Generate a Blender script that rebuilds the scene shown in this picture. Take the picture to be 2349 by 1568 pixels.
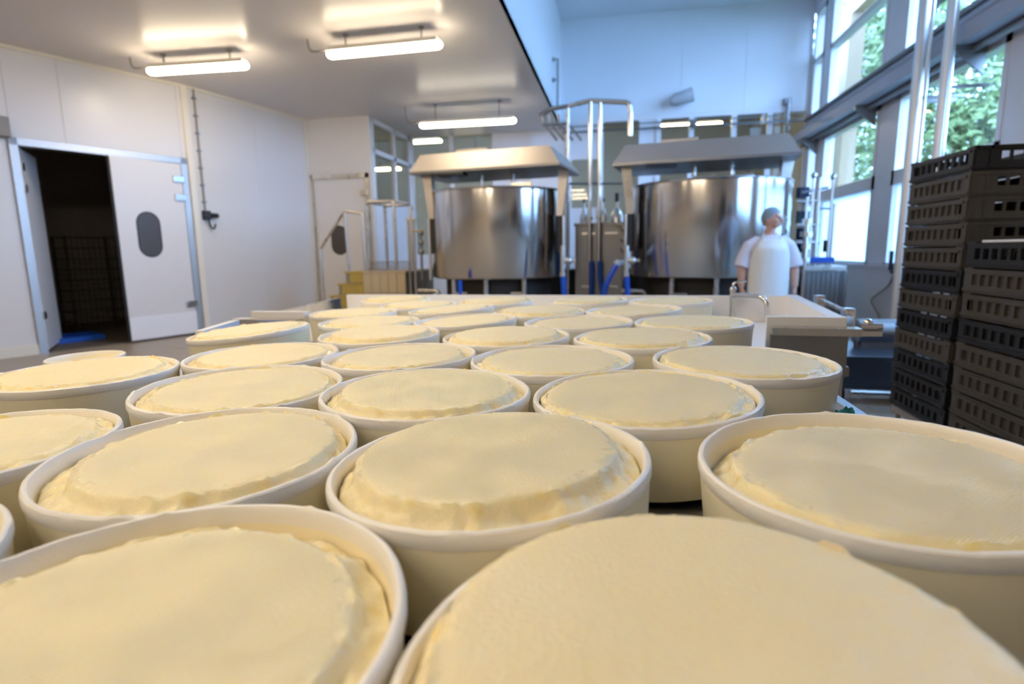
import bpy, bmesh, math, random
from mathutils import Vector, Matrix, noise
R = math.radians
V = Vector
random.seed(7)
scene = bpy.context.scene
for o in list(bpy.data.objects):
    bpy.data.objects.remove(o)

# ------------------------------------------------------------------ camera
W, H, F = 2349, 1568, 1280.0
EYE = V((0, 0, 1.15))
YAW, PITCH = R(10.7), R(9.3)
def cam_axes(roll):
    s, c = math.sin(YAW), math.cos(YAW)
    right, fh, z = V((c, s, 0)), V((-s, c, 0)), V((0, 0, 1))
    fwd = fh * math.cos(PITCH) - z * math.sin(PITCH)
    up = fh * math.sin(PITCH) + z * math.cos(PITCH)
    cr, sr = math.cos(roll), math.sin(roll)
    return cr * right + sr * up, cr * up - sr * right, fwd
RIGHT, UP, FWD = cam_axes(R(-0.8))
cd = bpy.data.cameras.new('camera')
cam = bpy.data.objects.new('camera', cd)
scene.collection.objects.link(cam)
m = Matrix((RIGHT, UP, -FWD)).transposed().to_4x4()
m.translation = EYE
cam.matrix_world = m
cd.sensor_width = 36.0
cd.lens = 36.0 * F / W
cd.clip_start, cd.clip_end = 0.02, 200
cd.dof.use_dof = True
cd.dof.focus_distance = 0.98
cd.dof.aperture_fstop = 3.2
scene.camera = cam

# ------------------------------------------------------------------ world, exposure
world = bpy.data.worlds.new('overcast_sky')
scene.world = world
world.use_nodes = True
bg = world.node_tree.nodes['Background']
bg.inputs['Color'].default_value = (0.30, 0.55, 1.0, 1)
bg.inputs['Strength'].default_value = 14.0
scene.view_settings.view_transform = 'Standard'
scene.view_settings.look = 'None'
scene.view_settings.exposure = 0.40
scene.view_settings.gamma = 1.0
scene.view_settings.use_curve_mapping = False
scene.cycles.use_light_tree = False
scene.cycles.max_bounces = 7
scene.cycles.diffuse_bounces = 4
scene.cycles.glossy_bounces = 3
scene.cycles.transparent_max_bounces = 6
scene.cycles.use_adaptive_sampling = True
scene.cycles.adaptive_threshold = 0.03
scene.cycles.sample_clamp_indirect = 6
scene.cycles.caustics_reflective = False
LAMP = 35.0          # strength of the fluorescent diffusers
WARM = (1.0, 0.82, 0.57)

# real-world points found by looking along a sight line until it meets a known plane
def sight(u, v):
    return RIGHT * ((u - W / 2) / F) - UP * ((v - H / 2) / F) + FWD
def on_y(u, v, y):
    d = sight(u, v); return EYE + d * (y / d.y)
def on_x(u, v, x):
    d = sight(u, v); return EYE + d * (x / d.x)
def on_z(u, v, z):
    d = sight(u, v); return EYE + d * ((z - EYE.z) / d.z)
# the draining table stands slightly out of level (it drains to the left)
r1, u1, f1 = cam_axes(R(-1.6))
B1 = Matrix((r1, u1, f1)); B2 = Matrix((RIGHT, UP, FWD))
TILT = Matrix.Translation(EYE) @ (B2.transposed() @ B1).to_4x4() @ Matrix.Translation(-EYE)

# ------------------------------------------------------------------ materials
MATS = {}
def nodes_of(name):
    mt = bpy.data.materials.new(name); mt.use_nodes = True
    nt = mt.node_tree
    return mt, nt, nt.nodes['Principled BSDF'], nt.nodes['Material Output']
def mat(name, col, rough=0.5, metal=0.0, spec=0.5, bump=0.0, bscale=30, var=0.0, vscale=4, aniso=0.0,
        sss=0.0, sssr=(0.01, 0.007, 0.004), emit=None, estr=0.0, coat=0.0, rvar=0.0, stretch=None):
    if name in MATS: return MATS[name]
    mt, nt, bs, out = nodes_of(name)
    I = bs.inputs
    I['Base Color'].default_value = (*col, 1); I['Roughness'].default_value = rough
    I['Metallic'].default_value = metal; I['Specular IOR Level'].default_value = spec
    I['Coat Weight'].default_value = coat
    if aniso:
        I['Anisotropic'].default_value = aniso; I['Anisotropic Rotation'].default_value = .25
        tg = nt.nodes.new('ShaderNodeTangent'); tg.direction_type = 'RADIAL'; tg.axis = 'Z'
        nt.links.new(tg.outputs[0], I['Tangent'])
    if sss:
        I['Subsurface Weight'].default_value = sss
        I['Subsurface Radius'].default_value = sssr; I['Subsurface Scale'].default_value = 1.0
    if emit:
        I['Emission Color'].default_value = (*emit, 1); I['Emission Strength'].default_value = estr
    tc = nt.nodes.new('ShaderNodeTexCoord')
    co = tc.outputs['Object']
    if stretch:
        mp = nt.nodes.new('ShaderNodeMapping'); mp.inputs['Scale'].default_value = stretch
        nt.links.new(co, mp.inputs['Vector']); co = mp.outputs['Vector']
    if var or rvar:
        nz = nt.nodes.new('ShaderNodeTexNoise'); nz.inputs['Scale'].default_value = vscale; nz.inputs['Detail'].default_value = 5
        nt.links.new(co, nz.inputs['Vector'])
    if var:
        mx = nt.nodes.new('ShaderNodeMix'); mx.data_type = 'RGBA'
        mx.inputs['A'].default_value = (*[max(0, c * (1 - var)) for c in col], 1)
        mx.inputs['B'].default_value = (*[min(1, c * (1 + var)) for c in col], 1)
        nt.links.new(nz.outputs['Fac'], mx.inputs['Factor']); nt.links.new(mx.outputs['Result'], I['Base Color'])
    if rvar:
        mr = nt.nodes.new('ShaderNodeMapRange'); mr.inputs['From Min'].default_value = .3; mr.inputs['From Max'].default_value = .7
        mr.inputs['To Min'].default_value = max(.03, rough - rvar); mr.inputs['To Max'].default_value = min(1, rough + rvar)
        nt.links.new(nz.outputs['Fac'], mr.inputs['Value']); nt.links.new(mr.outputs['Result'], I['Roughness'])
    if bump:
        nb = nt.nodes.new('ShaderNodeTexNoise'); nb.inputs['Scale'].default_value = bscale; nb.inputs['Detail'].default_value = 4
        nt.links.new(co, nb.inputs['Vector'])
        bp = nt.nodes.new('ShaderNodeBump'); bp.inputs['Strength'].default_value = bump; bp.inputs['Distance'].default_value = .01
        nt.links.new(nb.outputs['Fac'], bp.inputs['Height']); nt.links.new(bp.outputs['Normal'], I['Normal'])
    MATS[name] = mt
    return mt

def cheese_mat(name, ridge, scale, col):
    mt, nt, bs, out = nodes_of(name)
    I = bs.inputs
    tc = nt.nodes.new('ShaderNodeTexCoord'); co = tc.outputs['Object']
    n1 = nt.nodes.new('ShaderNodeTexNoise'); n1.inputs['Scale'].default_value = 9; n1.inputs['Detail'].default_value = 6
    nt.links.new(co, n1.inputs['Vector'])
    mx = nt.nodes.new('ShaderNodeMix'); mx.data_type = 'RGBA'
    mx.inputs['A'].default_value = (col[0] * .97, col[1] * .93, col[2] * .80, 1)
    mx.inputs['B'].default_value = (min(1, col[0] * 1.03), min(1, col[1] * 1.05), min(1, col[2] * 1.15), 1)
    nt.links.new(n1.outputs['Fac'], mx.inputs['Factor']); nt.links.new(mx.outputs['Result'], I['Base Color'])
    n3 = nt.nodes.new('ShaderNodeTexNoise'); n3.inputs['Scale'].default_value = 60
    nt.links.new(co, n3.inputs['Vector'])
    mr = nt.nodes.new('ShaderNodeMapRange'); mr.inputs['From Min'].default_value = .35; mr.inputs['From Max'].default_value = .65
    mr.inputs['To Min'].default_value = .28; mr.inputs['To Max'].default_value = .55
    nt.links.new(n3.outputs['Fac'], mr.inputs['Value']); nt.links.new(mr.outputs['Result'], I['Roughness'])
    I['Specular IOR Level'].default_value = .32; I['Subsurface Weight'].default_value = .35; I['Subsurface Radius'].default_value = (.012, .008, .003)
    I['Subsurface Scale'].default_value = 1
    n2 = nt.nodes.new('ShaderNodeTexNoise'); n2.inputs['Scale'].default_value = 230; n2.inputs['Detail'].default_value = 3
    nt.links.new(co, n2.inputs['Vector'])
    h = n2.outputs['Fac']
    wv = nt.nodes.new('ShaderNodeTexWave'); wv.wave_type = 'BANDS'; wv.bands_direction = 'X'
    wv.inputs['Scale'].default_value = scale; wv.inputs['Distortion'].default_value = .6; wv.inputs['Detail'].default_value = 2; wv.inputs['Detail Scale'].default_value = 1.5
    nt.links.new(co, wv.inputs['Vector'])
    wy = nt.nodes.new('ShaderNodeTexWave'); wy.bands_direction = 'Y'; wy.inputs['Scale'].default_value = scale * 1.5; wy.inputs['Distortion'].default_value = .5
    nt.links.new(co, wy.inputs['Vector'])
    def mul(a, k):
        q = nt.nodes.new('ShaderNodeMath'); q.operation = 'MULTIPLY'
        nt.links.new(a, q.inputs[0])
        if isinstance(k, float): q.inputs[1].default_value = k
        else: nt.links.new(k, q.inputs[1])
        return q.outputs[0]
    def add(a, b):
        q = nt.nodes.new('ShaderNodeMath'); q.operation = 'ADD'; nt.links.new(a, q.inputs[0]); nt.links.new(b, q.inputs[1]); return q.outputs[0]
    # the cloth print is only on the flat pressed top; the torn shoulder is wet curd
    at = nt.nodes.new('ShaderNodeAttribute'); at.attribute_name = 'flat_top'; top = at.outputs['Fac']
    patch = nt.nodes.new('ShaderNodeTexNoise'); patch.inputs['Scale'].default_value = 11; nt.links.new(co, patch.inputs['Vector'])
    pr = nt.nodes.new('ShaderNodeMapRange'); pr.inputs['From Min'].default_value = .38; pr.inputs['From Max'].default_value = .62; pr.inputs['To Min'].default_value = .25
    nt.links.new(patch.outputs['Fac'], pr.inputs['Value'])
    wv_ = add(mul(wv.outputs['Fac'], float(ridge)), mul(wy.outputs['Fac'], ridge * .35))
    h = add(mul(h, .55), mul(mul(wv_, top), pr.outputs['Result']))
    bp = nt.nodes.new('ShaderNodeBump'); bp.inputs['Strength'].default_value = .6; bp.inputs['Distance'].default_value = .0042
    nt.links.new(h, bp.inputs['Height']); nt.links.new(bp.outputs['Normal'], I['Normal'])
    rm = nt.nodes.new('ShaderNodeMapRange'); rm.inputs['To Min'].default_value = .16
    nt.links.new(top, rm.inputs['Value']); nt.links.new(mr.outputs['Result'], rm.inputs['To Max']); nt.links.new(rm.outputs['Result'], I['Roughness'])
    # deeper yellow cracks in the torn curd
    vo = nt.nodes.new('ShaderNodeTexNoise'); vo.inputs['Scale'].default_value = 42; vo.inputs['Detail'].default_value = 5; nt.links.new(co, vo.inputs['Vector'])
    vr = nt.nodes.new('ShaderNodeMapRange'); vr.inputs['From Min'].default_value = .58; vr.inputs['From Max'].default_value = .72; nt.links.new(vo.outputs['Fac'], vr.inputs['Value'])
    inv = nt.nodes.new('ShaderNodeMath'); inv.operation = 'SUBTRACT'; inv.inputs[0].default_value = 1; nt.links.new(top, inv.inputs[1])
    m2 = nt.nodes.new('ShaderNodeMix'); m2.data_type = 'RGBA'; m2.inputs['B'].default_value = (.90, .73, .32, 1)
    nt.links.new(mul(vr.outputs['Result'], inv.outputs[0]), m2.inputs['Factor']); nt.links.new(mx.outputs['Result'], m2.inputs['A']); nt.links.new(m2.outputs['Result'], I['Base Color'])
    MATS[name] = mt
    return mt
CH = (0.97, 0.85, 0.56)
cheese_mat('cheese_ribbed', .6, 112, CH)
cheese_mat('cheese_woven', .25, 150, CH)
cheese_mat('cheese_smooth', .03, 60, (0.97, 0.83, 0.53))

def glass(name, tint=(1, 1, 1), refl=.10, rough=.02):
    mt, nt, bs, out = nodes_of(name); nt.nodes.remove(bs)
    tr = nt.nodes.new('ShaderNodeBsdfTransparent'); tr.inputs[0].default_value = (*tint, 1)
    gl = nt.nodes.new('ShaderNodeBsdfGlossy'); gl.inputs['Roughness'].default_value = rough
    lw = nt.nodes.new('ShaderNodeFresnel')
    ge = nt.nodes.new('ShaderNodeNewGeometry'); mr = nt.nodes.new('ShaderNodeMapRange')
    mr.inputs['To Min'].default_value = 1.35; mr.inputs['To Max'].default_value = 1 / 1.35      # thin pane: the same on the way in and out
    nt.links.new(ge.outputs['Backfacing'], mr.inputs['Value']); nt.links.new(mr.outputs['Result'], lw.inputs['IOR'])
    mx = nt.nodes.new('ShaderNodeMixShader')
    nt.links.new(lw.outputs[0], mx.inputs[0]); nt.links.new(tr.outputs[0], mx.inputs[1]); nt.links.new(gl.outputs[0], mx.inputs[2])
    nt.links.new(mx.outputs[0], out.inputs[0]); MATS[name] = mt
def frosted(name, col=(.92, .95, .97)):
    mt, nt, bs, out = nodes_of(name); nt.nodes.remove(bs)
    a = nt.nodes.new('ShaderNodeBsdfTranslucent'); a.inputs[0].default_value = (*col, 1)
    b = nt.nodes.new('ShaderNodeBsdfDiffuse'); b.inputs[0].default_value = (*col, 1)
    mx = nt.nodes.new('ShaderNodeMixShader'); mx.inputs[0].default_value = .12
    nt.links.new(a.outputs[0], mx.inputs[1]); nt.links.new(b.outputs[0], mx.inputs[2]); nt.links.new(mx.outputs[0], out.inputs[0]); MATS[name] = mt
glass('glass_clear'); glass('glass_tinted', (.88, .89, .84)); frosted('glass_frosted')

mat('panel_white', (.74, .72, .71), .32, var=.02, vscale=.7)
mat('panel_ceiling', (.72, .68, .66), .28, spec=.09, var=.02, vscale=.5)
mat('trim_cream', (.80, .76, .66), .4)
mat('panel_upper', (.78, .80, .84), .35, var=.02, vscale=.6)
mat('frame_white', (.82, .82, .86), .35, var=.03)
mat('frame_grey', (.42, .44, .52), .45, var=.04)
mat('steel', (.62, .60, .57), .30, 1, var=.06, vscale=3, rvar=.08)
mat('steel_bright', (.78, .77, .76), .22, 1, var=.03)
mat('steel_brushed', (.66, .64, .62), .17, 1, aniso=.85)
mat('steel_hood', (.50, .46, .43), .42, 1, var=.06, vscale=2)
mat('steel_dark', (.28, .28, .29), .42, 1, var=.08)
mat('steel_table', (.50, .52, .56), .36, 1, var=.05, vscale=5, rvar=.03)
mat('black_plastic', (.02, .021, .024), .45, bump=.1)
mat('rubber_black', (.012, .012, .013), .6)
mat('dark_skirt', (.018, .017, .016), .7, var=.2)
mat('crate_black', (.008, .010, .015), .42, bump=.15, bscale=60, var=.15, vscale=8)
mat('crate_taupe', (.062, .057, .052), .5, bump=.15, bscale=60, var=.14, vscale=8)
mat('mold_plastic', (.93, .86, .65), .33, bump=.05, bscale=40)
mat('mold_rim', (.91, .89, .85), .3, bump=.12, bscale=160)
mat('board_white', (.88, .89, .93), .32, var=.03, vscale=6)
mat('hose_blue', (.003, .075, .52), .35, coat=.2)
mat('plastic_blue', (.01, .10, .55), .4)
mat('glass_navy', (.006, .03, .10), .12)
mat('tile_floor', (.36, .31, .25), .40, var=.08, vscale=3, rvar=.04)
mat('grout', (.22, .20, .17), .7, var=.1)
mat('tile_yellow', (.46, .33, .08), .4, var=.12)
mat('tile_tan', (.50, .41, .27), .4, var=.08)
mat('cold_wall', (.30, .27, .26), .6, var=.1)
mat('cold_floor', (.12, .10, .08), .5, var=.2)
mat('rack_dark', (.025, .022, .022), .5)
mat('door_white', (.76, .75, .76), .35, var=.02)
mat('wood', (.36, .24, .13), .55, var=.18, vscale=3, stretch=(3, 3, .4), bump=.2, bscale=20)
mat('roof_dark', (.055, .05, .055), .7, var=.2)
mat('grass', (.04, .08, .02), .8, var=.4, vscale=5)
mat('leaf', (.20, .26, .09), .6, var=.35, vscale=1.5)
mat('bark', (.16, .11, .07), .85, var=.3, bump=.5)
mat('back_room', (.60, .57, .50), .6, var=.05)
mat('cyan_panel', (.35, .60, .60), .5)
mat('tube_warm', (.9, .85, .75), .4, emit=WARM, estr=LAMP)
mat('tube_white', (.9, .9, .88), .4, emit=(1.0, .88, .70), estr=LAMP * .45)
mat('tube_back', (.9, .85, .7), .4, emit=(1.0, .84, .55), estr=22)
mat('grey_box', (.26, .245, .235), .5, var=.05)
mat('cloth_teal', (.04, .36, .32), .8, bump=.5, bscale=200)
mat('skin', (.62, .36, .27), .5, sss=.15, sssr=(.01, .005, .003), var=.06, vscale=12)
mat('hair_net', (.26, .36, .44), .7, bump=.5, bscale=250, var=.15, vscale=60)
mat('shirt', (.74, .72, .82), .8, bump=.3, bscale=40)
mat('apron', (.86, .87, .84), .45, bump=.15, bscale=12)
mat('trousers', (.70, .72, .76), .8)
mat('eye_dark', (.03, .02, .02), .2)
mat('lips', (.50, .22, .19), .5)
mat('brass', (.45, .33, .16), .35, 1)
mat('pipe_pale', (.80, .78, .76), .38, .6)
mat('dark_window', (.075, .065, .065), .3)
mat('trolley_navy', (.022, .036, .062), .32, var=.2)
mat('concrete_light', (.5, .52, .56), .6, var=.06)

# ------------------------------------------------------------------ mesh builder
COL = scene.collection
class MB:
    def __init__(s): s.v = []; s.f = []
    def add(s, vs, fs):
        b = len(s.v); s.v += [tuple(p) for p in vs]; s.f += [tuple(i + b for i in f) for f in fs]; return s
    def box(s, x0, x1, y0, y1, z0, z1, M=None, bev=0.0):
        if bev > 0:
            bm = bmesh.new(); bmesh.ops.create_cube(bm, size=1)
            for v in bm.verts:
                v.co = V(((x0 + x1) / 2 + v.co.x * (x1 - x0), (y0 + y1) / 2 + v.co.y * (y1 - y0), (z0 + z1) / 2 + v.co.z * (z1 - z0)))
            bmesh.ops.bevel(bm, geom=list(bm.edges), offset=bev, segments=2, profile=.6, affect='EDGES')
            bm.verts.index_update()
            vs = [v.co.copy() for v in bm.verts]; fs = [[v.index for v in f.verts] for f in bm.faces]; bm.free()
        else:
            vs = [V((x, y, z)) for z in (z0, z1) for x, y in ((x0, y0), (x1, y0), (x1, y1), (x0, y1))]
            fs = [(3, 2, 1, 0), (4, 5, 6, 7), (0, 1, 5, 4), (1, 2, 6, 5), (2, 3, 7, 6), (3, 0, 4, 7)]
        if M: vs = [M @ p for p in vs]
        return s.add(vs, fs)
    def hexa(s, b, t):  # bottom quad, top quad
        return s.add(list(b) + list(t), [(3, 2, 1, 0), (4, 5, 6, 7), (0, 1, 5, 4), (1, 2, 6, 5), (2, 3, 7, 6), (3, 0, 4, 7)])
    def prism(s, pts, a, b, axis='z'):
        n = len(pts)
        f = {'z': lambda p, q: V((p[0], p[1], q)), 'y': lambda p, q: V((p[0], q, p[1])), 'x': lambda p, q: V((q, p[0], p[1]))}[axis]
        vs = [f(p, a) for p in pts] + [f(p, b) for p in pts]
        return s.add(vs, [tuple(range(n))[::-1], tuple(range(n, 2 * n))] + [(i, (i + 1) % n, n + (i + 1) % n, n + i) for i in range(n)])
    def loft(s, path, radii, n=12, cap=True, side=None):
        # tube along path; radii scalar or (ra, rb) per point
        path = [V(p) for p in path]; k = len(path); rings = []; prev = None
        for i in range(k):
            t = (path[min(i + 1, k - 1)] - path[max(i - 1, 0)])
            t = t.normalized() if t.length > 1e-9 else V((0, 0, 1))
            if prev is None:
                ref = V(side) if side else (V((1, 0, 0)) if abs(t.x) < .8 else V((0, 1, 0)))
            else: ref = prev
            a = (ref - t * ref.dot(t)).normalized(); b = t.cross(a); prev = a
            r = radii[i] if isinstance(radii, (list, tuple)) else radii
            ra, rb = r if isinstance(r, (list, tuple)) else (r, r)
            rings.append([path[i] + a * (ra * math.cos(2 * math.pi * j / n)) + b * (rb * math.sin(2 * math.pi * j / n)) for j in range(n)])
        vs = [p for rg in rings for p in rg]; fs = []
        for i in range(k - 1):
            for j in range(n):
                fs.append((i * n + j, i * n + (j + 1) % n, (i + 1) * n + (j + 1) % n, (i + 1) * n + j))
        if cap: fs += [tuple(range(n))[::-1], tuple((k - 1) * n + j for j in range(n))]
        return s.add(vs, fs)
    def tube(s, pts, r, n=10, bend=0.0):
        pts = [V(p) for p in pts]
        if bend and len(pts) > 2:
            q = [pts[0]]
            for i in range(1, len(pts) - 1):
                a, b, c = pts[i - 1], pts[i], pts[i + 1]
                d1 = min(bend, (a - b).length * .45); d2 = min(bend, (c - b).length * .45)
                p, e = b + (a - b).normalized() * d1, b + (c - b).normalized() * d2
                for t in (0, .25, .5, .75, 1): q.append(p * (1 - t) ** 2 + b * 2 * t * (1 - t) + e * t * t)
            q.append(pts[-1]); pts = q
        return s.loft(pts, r, n)
    def lathe(s, prof, n=48, c=(0, 0, 0), closed=False):
        c = V(c); k = len(prof)
        vs = [c + V((r * math.cos(2 * math.pi * j / n), r * math.sin(2 * math.pi * j / n), z)) for r, z in prof for j in range(n)]
        fs = []
        for i in range(k if closed else k - 1):
            i2 = (i + 1) % k
            for j in range(n): fs.append((i * n + j, i * n + (j + 1) % n, i2 * n + (j + 1) % n, i2 * n + j))
        return s.add(vs, fs)
    def ball(s, c, r, n=12, k=8):
        c = V(c); r = V(r) if isinstance(r, (tuple, list, Vector)) else V((r, r, r)); vs = []; fs = []
        for i in range(k + 1):
            t = math.pi * i / k
            for j in range(n):
                p = 2 * math.pi * j / n
                vs.append(c + V((r.x * math.sin(t) * math.cos(p), r.y * math.sin(t) * math.sin(p), r.z * math.cos(t))))
        for i in range(k):
            for j in range(n): fs.append((i * n + j, (i + 1) * n + j, (i + 1) * n + (j + 1) % n, i * n + (j + 1) % n))
        return s.add(vs, fs)
    def mesh(s, name, mt, smooth=False, ang=40):
        me = bpy.data.meshes.new(name); me.from_pydata(s.v, [], s.f); me.update()
        bm = bmesh.new(); bm.from_mesh(me)
        bmesh.ops.remove_doubles(bm, verts=bm.verts, dist=1e-6)
        bmesh.ops.recalc_face_normals(bm, faces=bm.faces)
        if smooth:
            for f in bm.faces: f.smooth = True
            for e in bm.edges:
                if len(e.link_faces) == 2 and e.calc_face_angle(0) > R(ang): e.smooth = False
        bm.to_mesh(me); bm.free()
        me.materials.append(MATS[mt] if isinstance(mt, str) else mt)
        return me
    def build(s, name, mt, parent=None, smooth=False, M=None, ang=40):
        o = bpy.data.objects.new(name, s.mesh(name, mt, smooth, ang)); COL.objects.link(o)
        if parent: o.parent = parent
        if M: o.matrix_local = M
        return o
def tag(o, label=None, cat=None, group=None, kind=None):
    for k, v in (('label', label), ('category', cat), ('group', group), ('kind', kind)):
        if v: o[k] = v
    return o
def thing(name, loc, label, cat, group=None, rz=0, M=None):
    o = bpy.data.objects.new(name, None); COL.objects.link(o); o.empty_display_size = .1
    o.location = loc; o.rotation_euler = (0, 0, rz)
    if M: o.matrix_world = M
    return tag(o, label, cat, group)
def put(me, name, parent=None, M=None):
    o = bpy.data.objects.new(name, me); COL.objects.link(o)
    if parent: o.parent = parent
    if M: o.matrix_local = M
    return o
def copy_tree(o, parent=None):
    c = o.copy(); COL.objects.link(c); c.parent = parent
    for ch in list(o.children): copy_tree(ch, c)
    return c
def struct(mb, name, mt, smooth=False, M=None, parent=None):
    o = mb.build(name, mt, parent, smooth, M)
    if not parent: o['kind'] = 'structure'
    return o

# ------------------------------------------------------------------ the room shell
XR, YB, ZC, ZH, XB = 3.4, 11.6, 3.5, 5.5, -1.15      # right wall, back wall, low and high ceiling, bulkhead
LA = V((-6.85, 5.4, 0)); LU = V((0.8, 1.85, 0)).normalized(); LN = V((LU.y, -LU.x, 0))   # left wall, LN into the room
def lw_matrix():
    M = Matrix((LU, -LN, V((0, 0, 1)))).transposed().to_4x4(); M.translation = LA; return M
LM = lw_matrix()          # local x along the left wall, local y away from the room
LC = LA + LU * 2.12       # corner
C2 = V((-5.5, 9.6, 0))
# floor with separately laid tiles where the photograph sees the floor
fl = struct(MB().box(-9.5, 3.6, -5, 17.5, -.12, -.004), 'floor', 'grout')
tile_me = MB().box(-.1475, .1475, -.1475, .1475, -.03, 0, bev=.003).mesh('tile', 'tile_floor')
def tile_field(x0, x1, y0, y1):
    for i in range(int((x1 - x0) / .3)):
        for j in range(int((y1 - y0) / .3)):
            x, y = x0 + .3 * i + .15, y0 + .3 * j + .15
            put(tile_me, 'tile', fl, Matrix.Translation((x, y, random.uniform(-.001, .001))))
tile_field(.9, 3.3, 2.6, 6.8)
tile_field(-6.0, -3.6, 3.9, 7.5)
big = MB()
for x0, x1, y0, y1 in ((-9.4, -6.0, -5, 11.5), (-6.0, -3.6, -5, 3.9), (-6.0, -3.6, 7.5, 11.5), (-3.6, .9, -5, 11.5), (.9, 3.4, -5, 2.6), (.9, 3.4, 6.8, 11.5)):
    big.box(x0 + .003, x1 - .003, y0 + .003, y1 - .003, -.03, -.001)
ft = big.build('tile_area', 'tile_floor', fl)

cl = struct(MB().box(-9.5, XB, -5, YB, ZC, ZC + .1), 'ceiling', 'panel_ceiling')
struct(MB().box(XB - .1, XR + .2, -5, YB + .1, ZH, ZH + .1), 'ceiling_high', 'panel_upper')
bk = struct(MB().box(XB - .1, XB - .012, -5, YB, ZC + .1, ZH), 'wall_bulkhead', 'panel_upper')
for i in range(9):
    y0 = -5 + i * 1.85
    MB().box(XB - .02, XB, y0 + .002, min(y0 + 1.848, YB), ZC + .001, ZH - .001).build('panel', 'panel_upper', bk)
struct(MB().box(-9.5, XR + .2, -5.1, -5, 0, ZH), 'wall_front', 'panel_white')
struct(MB().box(-9.6, -9.5, -5, 4, 0, ZC), 'wall_side', 'panel_white')

# left wall (angled), with the doorway to the cold room; built in wall coordinates
wl = struct(MB().box(-8, .10, .02, .14, 0, ZC).box(1.97, 2.12, .02, .14, 0, ZC).box(.10, 1.97, .02, .14, 2.5, ZC), 'wall_left', 'panel_white', M=LM)
for x0, x1, z0 in ((-4.0, -2.8, 0), (-2.8, -1.5, 0), (-1.5, -.3, 0), (-.3, .10, 0), (.10, .62, 2.5), (.62, 1.97, 2.5), (1.97, 2.12, 0)):
    MB().box(x0 + .002, x1 - .002, 0, .022, z0, ZC).build('panel', 'panel_white', wl)
struct(MB().box(2.03, 2.12, -.035, 0, 0, ZC, bev=.008), 'trim_2', 'trim_cream', M=LM)
struct(MB().box(-8, 2.1, -.03, 0, ZC - .035, ZC), 'trim_3', 'trim_cream', M=LM)
struct(MB().box(-8, .06, -.02, 0, 0, .12), 'baseboard_left', 'trim_cream', M=LM)
# second left wall, from the corner to the door wall
d2 = (C2 - LC); L2 = d2.length; e2 = d2.normalized()
W2 = Matrix((e2, V((-e2.y, e2.x, 0)), V((0, 0, 1)))).transposed().to_4x4(); W2.translation = LC
w2 = struct(MB().box(0, L2, .02, .12, 0, ZC), 'wall_left_rear', 'panel_white', M=W2)
for a, b in ((0, 1.15), (1.15, L2)):
    MB().box(a + .001, b - .001, 0, .022, 0, ZC).build('panel', 'panel_white', w2)
struct(MB().box(L2 - .05, L2, -.03, 0, 0, ZC, bev=.008), 'trim_4', 'trim_cream', M=W2)
struct(MB().box(0, L2, -.03, 0, ZC - .035, ZC), 'trim_5', 'trim_cream', M=W2)
# door wall
wd = struct(MB().box(-5.6, -5.46, 9.6, 9.72, 0, ZC).box(-4.40, -4.3, 9.6, 9.72, 0, ZC).box(-5.46, -4.40, 9.6, 9.72, 2.52, ZC).box(-5.46, -4.40, 9.66, 9.72, 0, 2.52), 'wall_rear_left', 'panel_white')

# glazed partition at the left, on x = -4.35, and the glazed back wall on y = 11.6
def pane(parent, mb, mt='glass_tinted'):
    return mb.build('pane', mt, parent)
gp = struct(MB().box(-4.40, -4.30, 9.72, YB, 0, 2.03), 'wall_glazed', 'frame_white')
wn = struct(MB().box(-4.40, -4.30, 9.72, 9.78, 2.03, ZC).box(-4.40, -4.30, 10.70, 10.78, 2.03, ZC).box(-4.40, -4.30, 11.5, YB, 2.03, ZC)
            .box(-4.40, -4.30, 9.72, YB, 2.03, 2.1).box(-4.40, -4.30, 9.72, YB, 2.90, 2.98).box(-4.40, -4.30, 9.72, YB, 3.42, ZC), 'window_1', 'frame_white')
for y0, y1 in ((9.78, 10.70), (10.78, 11.5)):
    for z0, z1 in ((2.1, 2.90), (2.98, 3.42)):
        pane(wn, MB().box(-4.353, -4.347, y0, y1, z0, z1))
wb = MB().box(XB, XR, YB, YB + .12, 3.66, ZH)
wb = struct(wb, 'wall_back', 'panel_upper')
for i in range(4):
    x0 = XB + i * 1.14
    MB().box(x0 + .002, min(x0 + 1.138, XR), YB - .02, YB, 3.66, ZH).build('panel', 'panel_upper', wb)
struct(MB().box(XB + .0, XB + .05, YB - .05, YB - .02, 3.66, ZH), 'trim_6', 'frame_white')
# back glazing: frame with mullions, panes and solid white panels
xs = [-4.30, -3.41, -2.50, -1.75, -.98, -.35, .42, .74, 1.35, 2.12, 2.75, 3.4]
wf = MB().box(-4.3, XR, YB, YB + .1, 0, 1.02).box(-4.3, XR, YB - .01, YB + .1, 3.60, 3.66).box(-4.3, XR, YB, YB + .1, 1.02, 1.09)
for x in xs: wf.box(x - .045, x + .045, YB - .01, YB + .1, 1.02, 3.60)
wf.box(-4.3, -2.5, YB, YB + .1, 2.84, 2.92)
wf = struct(wf, 'window_2', 'frame_white')
for i in range(len(xs) - 1):
    a, b = xs[i] + .045, xs[i + 1] - .045
    if i in (2, 3, 6):
        MB().box(a, b, YB + .02, YB + .06, 1.09, 3.60).build('panel', 'frame_white', wf)
    elif i < 2:
        pane(wf, MB().box(a, b, YB + .045, YB + .051, 1.09, 2.84)); pane(wf, MB().box(a, b, YB + .045, YB + .051, 2.92, 3.60))
    elif i == 4:
        MB().box(a, b, YB + .02, YB + .06, 1.09, 1.98).box(a, b, YB + .02, YB + .06, 2.92, 3.60).build('panel', 'frame_white', wf)
        pane(wf, MB().box(a, b, YB + .045, YB + .051, 1.98, 2.92))
    else:
        pane(wf, MB().box(a, b, YB + .045, YB + .051, 1.09, 3.60))
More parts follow.
